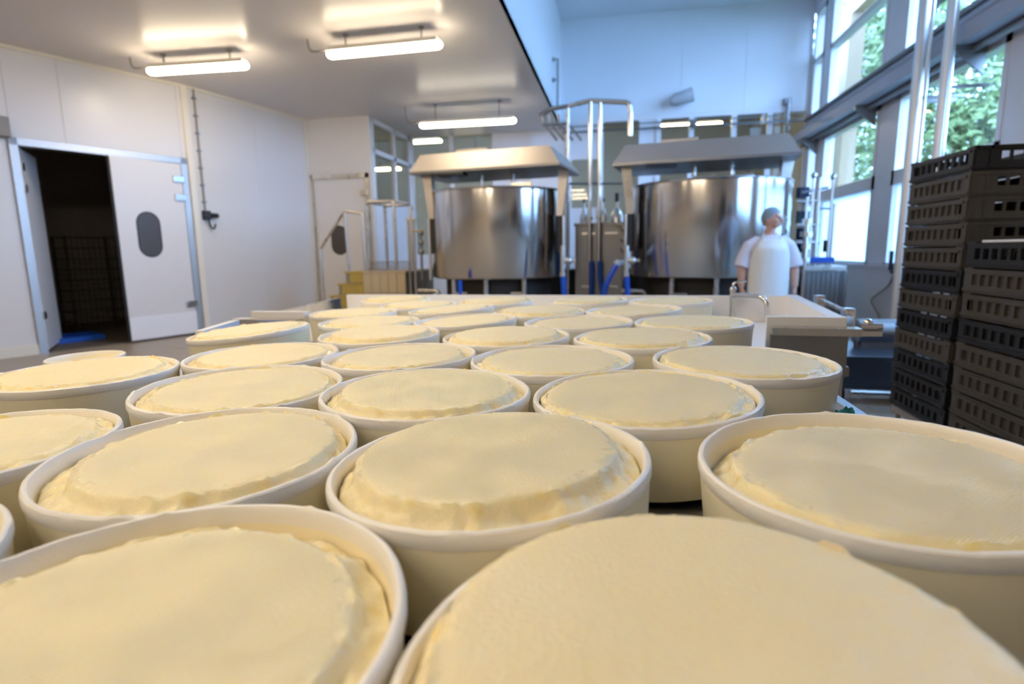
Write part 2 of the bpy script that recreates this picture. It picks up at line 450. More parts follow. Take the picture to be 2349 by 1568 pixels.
# room behind the glazing
struct(MB().box(-9.5, 3.7, 17.4, 17.5, 0, 4.6), 'wall_rear_room', 'back_room')
struct(MB().box(-9.6, -9.5, 9.7, 17.5, 0, 4.6), 'wall_rear_room_left', 'back_room')
struct(MB().box(3.6, 3.7, 11.75, 17.5, 0, 4.6), 'wall_rear_room_right', 'back_room')
struct(MB().box(-9.5, 3.7, 11.75, 17.5, 4.6, 4.7).box(-9.5, -4.45, 9.8, 11.75, 4.6, 4.7), 'ceiling_rear_room', 'back_room')
struct(MB().box(-9.5, -5.7, 9.7, 9.8, 0, 4.6), 'wall_rear_room_front', 'back_room')

# right wall with its windows
ys = [11.52, 11.02, 10.72, 8.62, 8.12, 6.06, 5.6, 3.54]   # pane edges, far to near
wr = MB().box(XR, XR + .18, -5, YB, 0, .86).box(XR, XR + .18, -5, YB, 3.0, 3.44).box(XR, XR + .18, -5, YB, 5.24, ZH)
for a, b in ((YB, ys[0]), (ys[1], ys[2]), (ys[3], ys[4]), (ys[5], ys[6]), (ys[7], -5)):
    wr.box(XR + .02, XR + .18, b, a, .86, 3.0).box(XR + .02, XR + .18, b, a, 3.44, 5.24)
wr = struct(wr, 'wall_right', 'frame_white')
for i in range(0, 8, 2):
    y1, y0 = ys[i], ys[i + 1]
    f = MB()
    for z0, z1 in ((.86, .93), (1.9, 2.08), (2.93, 3.0), (3.44, 3.5), (4.36, 4.44), (5.17, 5.24)):
        f.box(XR + .01, XR + .13, y0, y1, z0, z1)
    for y in (y0, y1 - .07):
        f.box(XR + .01, XR + .13, y, y + .07, .86, 3.0).box(XR + .01, XR + .13, y, y + .07, 3.44, 5.24)
    f = struct(f, 'window_%d' % (3 + i // 2), 'frame_grey' if 0 else 'frame_white')
    for z0, z1, mt in ((.93, 1.9, 'glass_frosted'), (2.08, 2.93, 'glass_clear'), (3.5, 4.36, 'glass_clear'), (4.44, 5.17, 'glass_clear')):
        MB().box(XR + .067, XR + .073, y0 + .07, y1 - .07, z0, z1).build('pane', mt, f)
struct(MB().box(XR - .05, XR, -5, YB, .86, .9), 'trim_7', 'frame_white')

# ------------------------------------------------------------------ draining tables, molds and cheeses (table coordinates, then TILT)
RIM_Z, RM, HM = 1.15 - 1.32 * .19, .1885, .115
TZ = RIM_Z - HM                       # table surface
tb = thing('draining_table', (0, 0, 0), 'long stainless steel draining table carrying the front rows of molds', 'table', M=TILT)
FLc, FRc, BRc, BLc = V((-1.62, 2.25, 0)), V((.72, 1.92, 0)), V((.83, 2.81, 0)), V((-1.76, 3.30, 0))
def fy(x): return FLc.y + (FRc.y - FLc.y) * (x - FLc.x) / (FRc.x - FLc.x)
MB().prism([(-1.92, -.7), (.487, -.7), (.487, fy(.487) - .006), (-1.32, fy(-1.32) - .006), (-1.32, 1.74), (-1.92, 1.74)], TZ - .035, TZ - .001).build('tabletop', 'steel_table', tb)
MB().box(-1.93, -1.9, -.7, 1.75, TZ - .06, TZ + .012).build('edge_rim', 'steel_table', tb)
MB().box(.487, .51, -.7, fy(.51) - .07, TZ - .06, TZ + .012).build('edge_rim', 'steel_table', tb)
for x, y in ((-1.8, -.55), (.35, -.55), (-1.8, 1.6), (.35, 1.8)):
    MB().box(x - .03, x + .03, y - .03, y + .03, .03, TZ - .035).build('leg', 'steel', tb)

bt = thing('basin_table', (0, 0, 0), 'wide white-walled steel basin table behind the rows of molds', 'table', M=TILT)
def quad(a, b, c, d, z0, z1, mb=None):
    mb = mb or MB(); return mb.hexa([V((p.x, p.y, z0)) for p in (a, b, c, d)], [V((p.x, p.y, z1)) for p in (a, b, c, d)])
quad(FLc, FRc, BRc, BLc, TZ - .03, TZ - .001).build('basin_floor', 'board_white', bt)
def wall_along(a, b, th, z0, z1, inward):
    d = (b - a).normalized(); n = V((-d.y, d.x, 0)) * inward * th
    return quad(a, b, b + n, a + n, z0, z1)
lp = lambda a, b, t: a + (b - a) * t
def tx(x): return (x - FLc.x) / (FRc.x - FLc.x)
wall_along(FLc, lp(FLc, FRc, tx(-1.335)), .03, TZ, RIM_Z + .012, 1).build('front_board', 'board_white', bt)
wall_along(lp(FLc, FRc, tx(.49)), FRc, .03, TZ, RIM_Z + .012, 1).build('front_board', 'board_white', bt)
wall_along(BRc, lp(BRc, BLc, .96), .03, TZ, RIM_Z + .006, 1).build('back_board', 'board_white', bt)
wall_along(FRc, BRc, .045, TZ, RIM_Z + .010, 1).build('side_board', 'board_white', bt)
wall_along(BLc, FLc, .03, TZ, RIM_Z - .016, 1).build('side_board', 'steel', bt)
ex = V((.06, -.008, 0)); ey = V((.008, .06, 0))
quad(FLc - ex - ey, FRc + ex * .2 - ey * .3, BRc + ex * .2 + ey, BLc - ex + ey, TZ - .06, TZ - .03).build('steel_frame', 'steel_dark', bt)
quad(FLc, FRc, BRc, BLc, TZ - .20, TZ - .06).build('apron', 'steel_table', bt)
wall_along(lp(FLc, FRc, tx(.5)) - ey, FRc + ex * .5 - ey, .055, RIM_Z - .040, RIM_Z - .016, 1).build('front_lip', 'steel', bt)
wall_along(lp(FLc, FRc, tx(.5)) - ey * .5, FRc - ey * .5, .03, TZ - .06, RIM_Z - .040, 1).build('front_apron', 'steel_dark', bt)
wall_along(FLc - ex - ey, lp(FLc, FRc, tx(-1.34)) - ey, .06, TZ - .03, RIM_Z - .016, 1).build('front_lip', 'steel', bt)
for p in (FLc, FRc, BRc, BLc):
    c = (FLc + FRc + BRc + BLc) / 4; q = p + (c - p) * .12
    MB().box(q.x - .03, q.x + .03, q.y - .03, q.y + .03, .04, TZ - .2).build('leg', 'steel', bt)
# draining-board strip standing left of the basin
sb = thing('side_drain_board', (0, 0, 0), 'low white drain board standing left of the basin table', 'board', M=TILT)
a_, b_ = V((-1.50, 1.80, 0)), V((-1.585, 2.12, 0))
wall_along(a_, b_, .03, .70, RIM_Z - .01, 1).build('board', 'board_white', sb)
wall_along(a_ + V((.01, .02, 0)), b_ + V((.01, -.02, 0)), .02, .0, .70, 1).build('stand', 'steel', sb)

# mold: tapered plastic hoop with a thicker lip
wall_me = MB().lathe([(.170, .004), (.1745, 0), (.1800, .004), (.1855, .090), (.1862, .100), (.1790, .102), (.1770, .090), (.1700, .006), (.0, .006), (.0, .003), (.168, .003)], 72).mesh('wall', 'mold_plastic', True)
def rim_mesh(seed):
    mb = MB(); prof = [(.1782, .078), (.1835, .076), (.1868, .078), (.1884, .083), (.1886, .089), (.1875, .0940), (.1850, .0958), (.1818, .0955), (.1798, .0930), (.1786, .086)]
    prof = [(r, z + HM - .095) for r, z in prof]; mb.lathe(prof, 144, closed=True); q0 = HM - .095
    vs = []
    for (x, y, z) in mb.v:
        q = noise.noise(V((x * 55 + seed, y * 55, z * 30))); w = noise.noise(V((x * 6, y * 6 + seed, 0)))
        k = 1 + .0025 * w
        zz = z + (.0009 * q + .0012 * w if z > .088 + q0 else 0)
        if z > .093 + q0 and q > .62: zz += .0018
        vs.append((x * k, y * k, zz))
    mb.v = vs
    return mb.mesh('rim', 'mold_rim', True)
rims = [rim_mesh(s) for s in (0, 13, 31, 57)]

def cheese_mesh(seed, rt, drop, mt, hi):
    na, prof = (160 if hi else 96), []
    nr = 26 if hi else 14
    for i in range(1, nr + 1): prof.append((rt * i / nr, 0.0, 0))
    ns = 14 if hi else 8
    for i in range(1, ns + 1):
        t = i / ns; prof.append((rt + (.1745 - rt) * t, -drop * (.5 * min(1, t * 3.2) + .5 * t ** 1.5), 1))
    prof.append((.1755, -drop - .008, 2)); prof.append((.174, -.035 - drop, 3))
    vs = [V((0, 0, .0015))]; fs = []
    for k, (r, z, kind) in enumerate(prof):
        for j in range(na):
            a = 2 * math.pi * j / na; c, s_ = math.cos(a), math.sin(a)
            e = noise.noise(V((c * 1.6 + seed, s_ * 1.6, 0))) * .7 + noise.noise(V((c * 7 + seed, s_ * 7, 3))) * .3
            rr = r
            if kind == 0: rr = r * (1 + .03 * e * (r / rt) ** 24)
            elif kind == 1: rr = min(.1755, r + .03 * e * rt * max(0, 1 - (r - rt) / (.1745 - rt)))
            x, y = rr * c, rr * s_
            lump = noise.noise(V((x * 14 + seed, y * 14, seed)))
            zz = z + .0012 * lump
            if kind == 0: zz += .0016 * (1 - (r / rt) ** 2) - (.0018 * max(0, (r / rt - .93) / .07) ** 2)
            if kind in (1, 2): zz += .0085 * noise.noise(V((x * 38 + seed, y * 38, 2))) + .0042 * noise.noise(V((x * 105, y * 105 + seed, 5)))
            vs.append(V((x, y, zz)))
    for j in range(na): fs.append((0, 1 + j, 1 + (j + 1) % na))
    for k in range(len(prof) - 1):
        for j in range(na):
            b, c = 1 + k * na, 1 + (k + 1) * na
            fs.append((b + j, c + j, c + (j + 1) % na, b + (j + 1) % na))
    me = MB().add(vs, fs).mesh('cheese', mt, True, 75)
    at = me.attributes.new('flat_top', 'FLOAT', 'POINT')
    for i, v in enumerate(me.vertices):
        at.data[i].value = max(0, min(1, (rt * 1.0 - math.hypot(v.co.x, v.co.y)) / (rt * .05)))
    return me

# row, x, y, tilt x, tilt y, cheese: top above rim, offset x, offset y, top radius, shoulder drop, surface, weave turn
ROWS = [
 ('first',  [(-.709, .274, 0, 0, -.004, 0, 0, .150, .014, 'woven', 20), (-.331, .293, -.012, .004, -.006, -.004, -.004, .151, .020, 'woven', 75),
             (.055, .299, 0, 0, .021, .003, .012, .164, .020, 'smooth', 10)]),
 ('second', [(-.906, .597, .003, 0, -.001, -.006, .002, .157, .010, 'woven', 30), (-.528, .616, -.022, .014, .002, .008, .008, .149, .022, 'woven', 62),
             (-.144, .621, .040, -.003, .010, -.007, .010, .152, .026, 'ribbed', 38), (.288, .654, .030, .012, -.006, .009, -.004, .152, .028, 'ribbed', -52)]),
 ('third',  [(-1.204, 1.058, -.013, .002, .004, -.005, 0, .156, .012, 'smooth', 15), (-.719, .946, -.027, .011, .000, .006, 0, .156, .012, 'woven', 80),
             (-.341, .944, -.022, -.004, .005, -.002, .008, .153, .020, 'woven', 20), (.049, .947, .024, .007, .003, -.007, -.006, .160, .008, 'ribbed', 55)]),
 ('fourth', [(-.907, 1.292, -.005, 0, .002, -.002, .002, .157, .014, 'smooth', 0), (-.528, 1.292, .004, -.007, .001, .002, .002, .152, .020, 'woven', 45),
             (-.148, 1.270, -.001, 0, .000, -.001, -.002, .156, .014, 'woven', 20), (.267, 1.256, -.014, -.002, .003, -.006, .004, .158, .014, 'woven', 70)]),
 ('fifth',  [(-1.198, 1.660, .062, .017, .006, -.003, .002, .160, .010, 'smooth', 0), (-.735, 1.643, -.003, .007, .009, .002, .004, .150, .022, 'smooth', 30),
             (-.320, 1.608, .006, .002, .008, -.003, .004, .156, .016, 'smooth', 60), (.070, 1.579, .007, -.001, .006, -.004, .004, .158, .014, 'woven', 60)]),
 ('sixth',  [(-.921, 1.973, 0, 0, .005, .002, .004, .154, .014, 'smooth', 0), (-.540, 1.968, .03, 0, -.002, 0, 0, .156, .012, 'smooth', 0),
             (-.128, 1.934, .01, 0, -.004, 0, 0, .156, .012, 'smooth', 0), (.250, 1.912, .004, -.004, .003, -.004, .004, .158, .012, 'woven', 30)]),
 ('seventh',[(-1.138, 2.282, -.005, -.003, .003, 0, 0, .158, .012, 'smooth', 0), (-.699, 2.333, .05, 0, .001, 0, 0, .156, .012, 'smooth', 0),
             (-.309, 2.267, .001, .002, .010, 0, .003, .155, .014, 'smooth', 0), (.070, 2.269, .03, 0, -.002, -.004, .002, .150, .016, 'smooth', 0)]),
 ('last',   [(-1.20, 2.92, 0, 0, .012, -.003, .004, .158, .012, 'smooth', 0), (-.954, 2.613, 0, .002, .006, 0, .004, .156, .012, 'smooth', 0),
             (-.590, 2.716, .01, 0, .012, 0, .004, .156, .012, 'smooth', 0), (-.131, 2.720, .02, 0, .004, 0, 0, .156, .012, 'smooth', 0), (.248, 2.675, .006, 0, .000, 0, 0, .158, .012, 'smooth', 0)]),
]
ORD = ['leftmost', 'second from left', 'third from left', 'fourth from left', 'fifth from left']
cn = 0
for row, items in ROWS:
    for i, (x, y, ax, ay, top, ox, oy, rt, drop, surf, turn) in enumerate(items):
        where = 'rightmost' if i == len(items) - 1 else ORD[i]
        if row == 'last': where = ORD[i] if i < 4 else 'rightmost'
        lift = .18 * math.hypot(ax, ay) + .0006
        nrm = V((-ax, -ay, 1)).normalized()
        Q = V((0, 0, 1)).rotation_difference(nrm).to_matrix().to_4x4()
        M = TILT @ Matrix.Translation((x, y, TZ + lift)) @ Q
        rw = 'row nearest the camera' if row == 'first' else ('row farthest back' if row == 'last' else row + ' row')
        md = thing('cheese_mold', (0, 0, 0), 'round white plastic cheese mold, %s in the %s' % (where, rw), 'mold', 'cheese molds on the tables', M=M)
        rot = Matrix.Rotation(random.uniform(0, 6.28), 4, 'Z')
        put(wall_me, 'wall', md, rot); put(rims[cn % 4], 'rim', md, rot)
        me = cheese_mesh(cn * 3.7 + 1, rt, drop, 'cheese_' + surf, row in ('first', 'second', 'third'))
        me.name = 'fresh_cheese'
        ch = put(me, 'fresh_cheese', None, None)
        k = (1 - 0.0)
        lim = max(0, .1775 - .1755); off = V((ox, oy, 0))
        if off.length > lim: shift = off.normalized() * lim
        else: shift = off
        # the flat pressed top sits off centre inside the mold: move the top, keep the sides in the hoop
        for v in me.vertices:
            r = math.hypot(v.co.x, v.co.y); w = 1 if r < rt * .96 else max(0, (.1755 - r) / (.1755 - rt * .96))
            v.co.x += ox * w + shift.x * 0; v.co.y += oy * w
        ch.matrix_world = M @ Matrix.Translation((0, 0, HM + top))
        # weave direction: rotate mesh under the object so that object coordinates turn with it
        me.transform(Matrix.Rotation(-R(turn), 4, 'Z')); ch.matrix_world = ch.matrix_world @ Matrix.Rotation(R(turn), 4, 'Z')
        tag(ch, 'pale yellow cheese in the mold %s in the %s' % (where, rw), 'cheese', 'cheeses in the molds')
        cn += 1
# small empty hoop on the left end of the table
em = thing('empty_hoop', (0, 0, 0), 'small empty white hoop at the left end of the draining table', 'mold', M=TILT @ Matrix.Translation((-1.66, 1.47, TZ)))
MB().lathe([(.094, 0), (.097, .002), (.102, .060), (.0975, .062), (.092, .004), (0, .004), (0, 0)], 56).build('wall', 'mold_plastic', em, True)
MB().lathe([(.0975, .058), (.103, .057), (.106, .062), (.106, .069), (.103, .072), (.099, .071), (.0972, .066)], 56, closed=True).build('rim', 'mold_rim', em, True)
# scraps of teal draining cloth
def cloth(x, y, w, h, label, seed, mt='cloth_teal'):
    mb = MB(); n = 10; vs = []; fs = []
    for i in range(n + 1):
        for j in range(n + 1):
            p = V((x + w * (i / n - .5), y + h * (j / n - .5), TZ + .004 + .030 * abs(noise.noise(V((i * .55, j * .55, seed))))))
            vs.append(p)
    for i in range(n):
        for j in range(n):
            a = i * (n + 1) + j; fs.append((a, a + 1, a + n + 2, a + n + 1))
    o = mb.add(vs, fs).build('draining_cloth', mt, None, True, M=TILT)
    md_ = o.modifiers.new('thick', 'SOLIDIFY'); md_.thickness = .002
    tag(o, label, 'cloth')
cloth(.462, 1.225, .05, .07, 'teal cloth scrap beside the rightmost mold of the fourth row', 3)
cloth(-.98, 1.70, .06, .20, 'green cloth scrap between two molds at the table rear', 9)
cloth(-1.075, 1.20, .03, .05, 'blue cloth scrap between the left molds of the third and fourth rows', 5, 'plastic_blue')

# ------------------------------------------------------------------ lamps
def lamp(p0, p1, label, mt, zc=ZC, conduit=True):
    c = (p0 + p1) / 2; d = p1 - p0; L = d.length
    t = thing('ceiling_lamp', c, label, 'lamp', 'fluorescent lamps under the low ceiling', rz=math.atan2(d.y, d.x))
    h = L / 2; z = zc - c.z
    mb = MB(); n = 16; path = []; rad = []
    for i in range(7):
        a = math.pi / 2 * i / 6; path.append((-h + .06 * (1 - math.sin(a)) , 0, 0)); rad.append((.062 * max(.25, math.sin(a) if i else .25), .045 * max(.25, math.sin(a) if i else .25)))
    path = [(-h + .06 * (1 - math.cos(math.pi / 2 * i / 6)), 0, 0) for i in range(7)] ; rad = [(.062 * max(.2, math.sin(math.pi / 2 * i / 6)), .045 * max(.2, math.sin(math.pi / 2 * i / 6))) for i in range(7)]
    path += [(-p[0], 0, 0) for p in path[::-1]]; rad += rad[::-1]
    mb.loft(path, rad, 18, side=(0, 1, 0)).build('diffuser', mt, t, True)
    MB().box(-h + .04, h - .04, -.064, .064, .020, .066, bev=.006)  .build('housing', 'trim_cream', t)
    for x in (-h * .66, h * .66):
        MB().loft([(x, 0, .06), (x, 0, z - .012)], .009, 8).loft([(x, 0, z - .014), (x, 0, z - .001)], .03, 12).build('hanger', 'grey_box', t)
    if conduit:
        MB().tube([(-h + .05, 0, .05), (-h - .18, .02, .05), (-h - .24, .03, z * .45), (-h - .25, .03, z - .001)], .012, 8, bend=.08).build('conduit', 'grey_box', t, True)
    return t
lamp(on_z(340, 164, 3.32), on_z(569, 149, 3.32), 'warm glowing fluorescent lamp hung above the cold-room door', 'tube_warm')
lamp(on_z(751, 126, 3.31), on_z(1014, 101, 3.31), 'largest glowing fluorescent lamp, right of the lamp above the door', 'tube_warm')
lamp(on_z(963, 288, 3.19), on_z(1184, 276, 3.19), 'farthest fluorescent lamp, hung behind and above the left vat', 'tube_white')
for k, (x, y) in enumerate(((-4.3, 1.6), (-1.85, 2.4), (-1.85, .8), (-1.85, -.8), (-1.85, -3.0), (-4.3, -2.4))):  # added unseen lamps that brighten the cheeses and the front wall
    lamp(V((x - .65, y, 3.27)), V((x + .65, y, 3.27)), 'added unseen fluorescent lamp, out of the picture, %s' % ('far to the left', 'ahead right', 'overhead right', 'behind right', 'rearmost right', 'rearmost left')[k], 'tube_warm')
# lamps of the room behind the glazing
def back_lamp(u0, u1, v, y, label):
    a, b = on_y(u0, v, y), on_y(u1, v, y); b.z = a.z; b.y = a.y
    t = thing('rear_room_lamp', (a + b) / 2, label, 'lamp', 'lamps of the room behind the glazing')
    L = (b - a).length / 2
    MB().box(-L, L, -.07, .07, -.03, .03, bev=.02).build('diffuser', 'tube_back', t)
    MB().box(-L * .9, L * .9, -.04, .04, .03, .07).build('housing', 'grey_box', t)
    z = 4.6 - t.location.z - .005
    for x in (-L * .6, L * .6): MB().loft([(x, 0, .06), (x, 0, z)], .012, 6).build('hanger', 'grey_box', t)
for q in ((945, 1012, 326, 13.4, 'long lamp seen through the top pane left of the left vat hood'),
          (862, 918, 389, 15, 'lamp seen through the glazed partition beside the white door'),
          (1022, 1110, 405, 15, 'lamp seen between the left vat and its hood'),
          (1496, 1588, 291, 13.4, 'left of two lamps seen above the right vat hood'),
          (1598, 1656, 286, 13.4, 'right of two lamps seen above the right vat hood'),
          (1262, 1282, 397, 15, 'small lamp seen right of the left vat hood')): back_lamp(*q)

# ------------------------------------------------------------------ cold room behind the left door (wall coordinates)
def inL(x, y, z): return LM @ V((x, y, z))
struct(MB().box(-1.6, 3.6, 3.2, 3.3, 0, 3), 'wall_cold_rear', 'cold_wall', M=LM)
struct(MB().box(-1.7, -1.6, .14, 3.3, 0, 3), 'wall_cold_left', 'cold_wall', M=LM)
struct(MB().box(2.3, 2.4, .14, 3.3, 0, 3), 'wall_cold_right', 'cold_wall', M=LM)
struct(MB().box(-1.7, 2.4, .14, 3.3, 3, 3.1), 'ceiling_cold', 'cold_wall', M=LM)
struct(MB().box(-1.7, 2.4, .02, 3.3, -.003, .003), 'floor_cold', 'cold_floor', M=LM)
def stadium(cx, cz, w, h, n=12):
    r = w / 2; pts = []
    for k in range(n + 1):
        a = math.pi * k / n; pts.append((cx + r * math.cos(a), cz + h / 2 - r + r * math.sin(a)))
    for k in range(n + 1):
        a = math.pi + math.pi * k / n; pts.append((cx + r * math.cos(a), cz - h / 2 + r + r * math.sin(a)))
    return pts
d1 = struct(MB().box(.06, .14, -.03, .15, 0, 2.5).box(1.93, 2.01, -.03, .15, 0, 2.5).box(.06, 2.01, -.03, .15, 2.42, 2.5), 'door_1', 'steel_hood', M=LM)
# right leaf, slightly swung into the room; hinge at x = 1.92
LH = Matrix.Translation((1.915, -.02, 0)) @ Matrix.Rotation(R(4), 4, 'Z')
lf = MB().box(-.90, -.0, -.025, .02, .03, 2.41, bev=.006).build('leaf', 'door_white', d1, M=LH)
MB().prism(stadium(-.52, 1.43, .28, .58), -.030, .025, 'y').build('oval_window', 'dark_window', lf)
MB().prism(stadium(-.52, 1.43, .31, .61), -.028, .020, 'y').build('window_gasket', 'rubber_black', lf)
MB().box(-.90, 0, -.032, -.022, .03, .34).build('kick_plate', 'board_white', lf)
MB().box(-.925, -.895, -.02, .015, .03, 2.41).build('edge_seal', 'rubber_black', lf)
for z in (.45, 1.95, 2.2): MB().box(-.13, .03, -.045, -.025, z - .045, z + .045, bev=.006).build('hinge', 'steel', lf)
# left leaf, folded back through the opening
LH2 = Matrix.Translation((.15, .06, 0)) @ Matrix.Rotation(R(64), 4, 'Z')
lf2 = MB().box(0, .88, -.02, .02, .03, 2.41, bev=.006).build('leaf', 'door_white', d1, M=LH2)
for z in (.45, 1.95, 2.2): MB().box(-.03, .10, -.035, -.02, z - .045, z + .045).build('hinge', 'steel', lf2)
# things in the cold room
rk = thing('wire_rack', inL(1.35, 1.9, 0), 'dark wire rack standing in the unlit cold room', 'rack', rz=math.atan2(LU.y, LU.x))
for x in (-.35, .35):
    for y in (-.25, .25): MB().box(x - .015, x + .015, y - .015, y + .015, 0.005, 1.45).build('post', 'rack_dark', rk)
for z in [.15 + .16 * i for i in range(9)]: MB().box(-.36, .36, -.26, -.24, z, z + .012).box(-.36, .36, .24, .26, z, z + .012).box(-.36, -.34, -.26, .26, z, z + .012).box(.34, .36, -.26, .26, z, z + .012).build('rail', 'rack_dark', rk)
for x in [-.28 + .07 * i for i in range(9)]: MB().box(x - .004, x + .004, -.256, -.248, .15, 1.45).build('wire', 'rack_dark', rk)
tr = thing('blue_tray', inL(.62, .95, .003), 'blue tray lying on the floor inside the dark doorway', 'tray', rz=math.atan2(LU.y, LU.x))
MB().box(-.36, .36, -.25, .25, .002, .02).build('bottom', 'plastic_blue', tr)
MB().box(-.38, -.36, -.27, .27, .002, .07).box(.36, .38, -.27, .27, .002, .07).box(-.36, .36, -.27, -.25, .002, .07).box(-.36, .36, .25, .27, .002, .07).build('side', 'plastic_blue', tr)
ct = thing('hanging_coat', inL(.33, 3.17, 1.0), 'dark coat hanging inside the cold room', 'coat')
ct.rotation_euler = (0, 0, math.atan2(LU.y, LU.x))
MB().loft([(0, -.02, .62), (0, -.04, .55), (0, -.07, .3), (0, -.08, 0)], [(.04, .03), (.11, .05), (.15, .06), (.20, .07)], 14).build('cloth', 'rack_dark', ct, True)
MB().tube([(0, .02, .66), (0, -.04, .66), (0, -.05, .62)], .008).build('hook', 'steel', ct)
bx = thing('control_box', inL(-.09, -.001, 2.48), 'grey control box on the wall above the cold-room door', 'box', rz=math.atan2(LU.y, LU.x))
MB().box(-.16, .16, -.14, 0, 0, .22, bev=.01).build('case', 'grey_box', bx); MB().box(-.15, .15, -.15, -.14, .01, .21).build('cover', 'grey_box', bx)
MB().box(-.5, -.16, -.06, -.01, -.02, .01).build('duct', 'grey_box', bx)
# cable conduit with clips and socket on the second left wall (wall coordinates of W2)
cc = thing('wall_conduit', (0, 0, 0), 'dark cable conduit with clips running down the white wall to a black socket', 'conduit', M=W2)
MB().tube([(.10, -.02, ZC - .01), (.10, -.02, 1.78)], .013, 8).build('pipe', 'grey_box', cc, True)
for k in range(7): MB().box(.075, .125, -.036, -.0, 1.9 + k * .24, 1.925 + k * .24).build('clip', 'steel_dark', cc)
MB().box(.05, .16, -.07, -.001, 1.66, 1.79, bev=.01).build('socket', 'black_plastic', cc)
MB().loft([(.16, -.05, 1.725), (.27, -.06, 1.725)], .035, 12).build('plug', 'rubber_black', cc, True)
MB().tube([(.12, -.05, 1.66), (.13, -.06, 1.55), (.19, -.06, 1.52), (.22, -.06, 1.60)], .012, 8, bend=.05).build('cable', 'rubber_black', cc, True)

# second door, in the rear left wall
d2o = struct(MB().box(-5.50, -5.44, 9.57, 9.67, 0, 2.54).box(-4.42, -4.36, 9.57, 9.67, 0, 2.54).box(-5.50, -4.36, 9.57, 9.67, 2.46, 2.54), 'door_2', 'steel', M=None)
lf = MB().box(-5.44, -4.42, 9.60, 9.65, .03, 2.46, bev=.006).build('leaf', 'door_white', d2o)
MB().prism(stadium(-4.99, 1.38, .29, .50), 9.592, 9.62, 'y').build('oval_window', 'dark_window', lf)
MB().prism(stadium(-4.99, 1.38, .32, .53), 9.595, 9.615, 'y').build('window_gasket', 'rubber_black', lf)
for z in (.5, 2.2): MB().box(-4.52, -4.38, 9.56, 9.60, z - .05, z + .05, bev=.006).build('hinge', 'steel', lf)

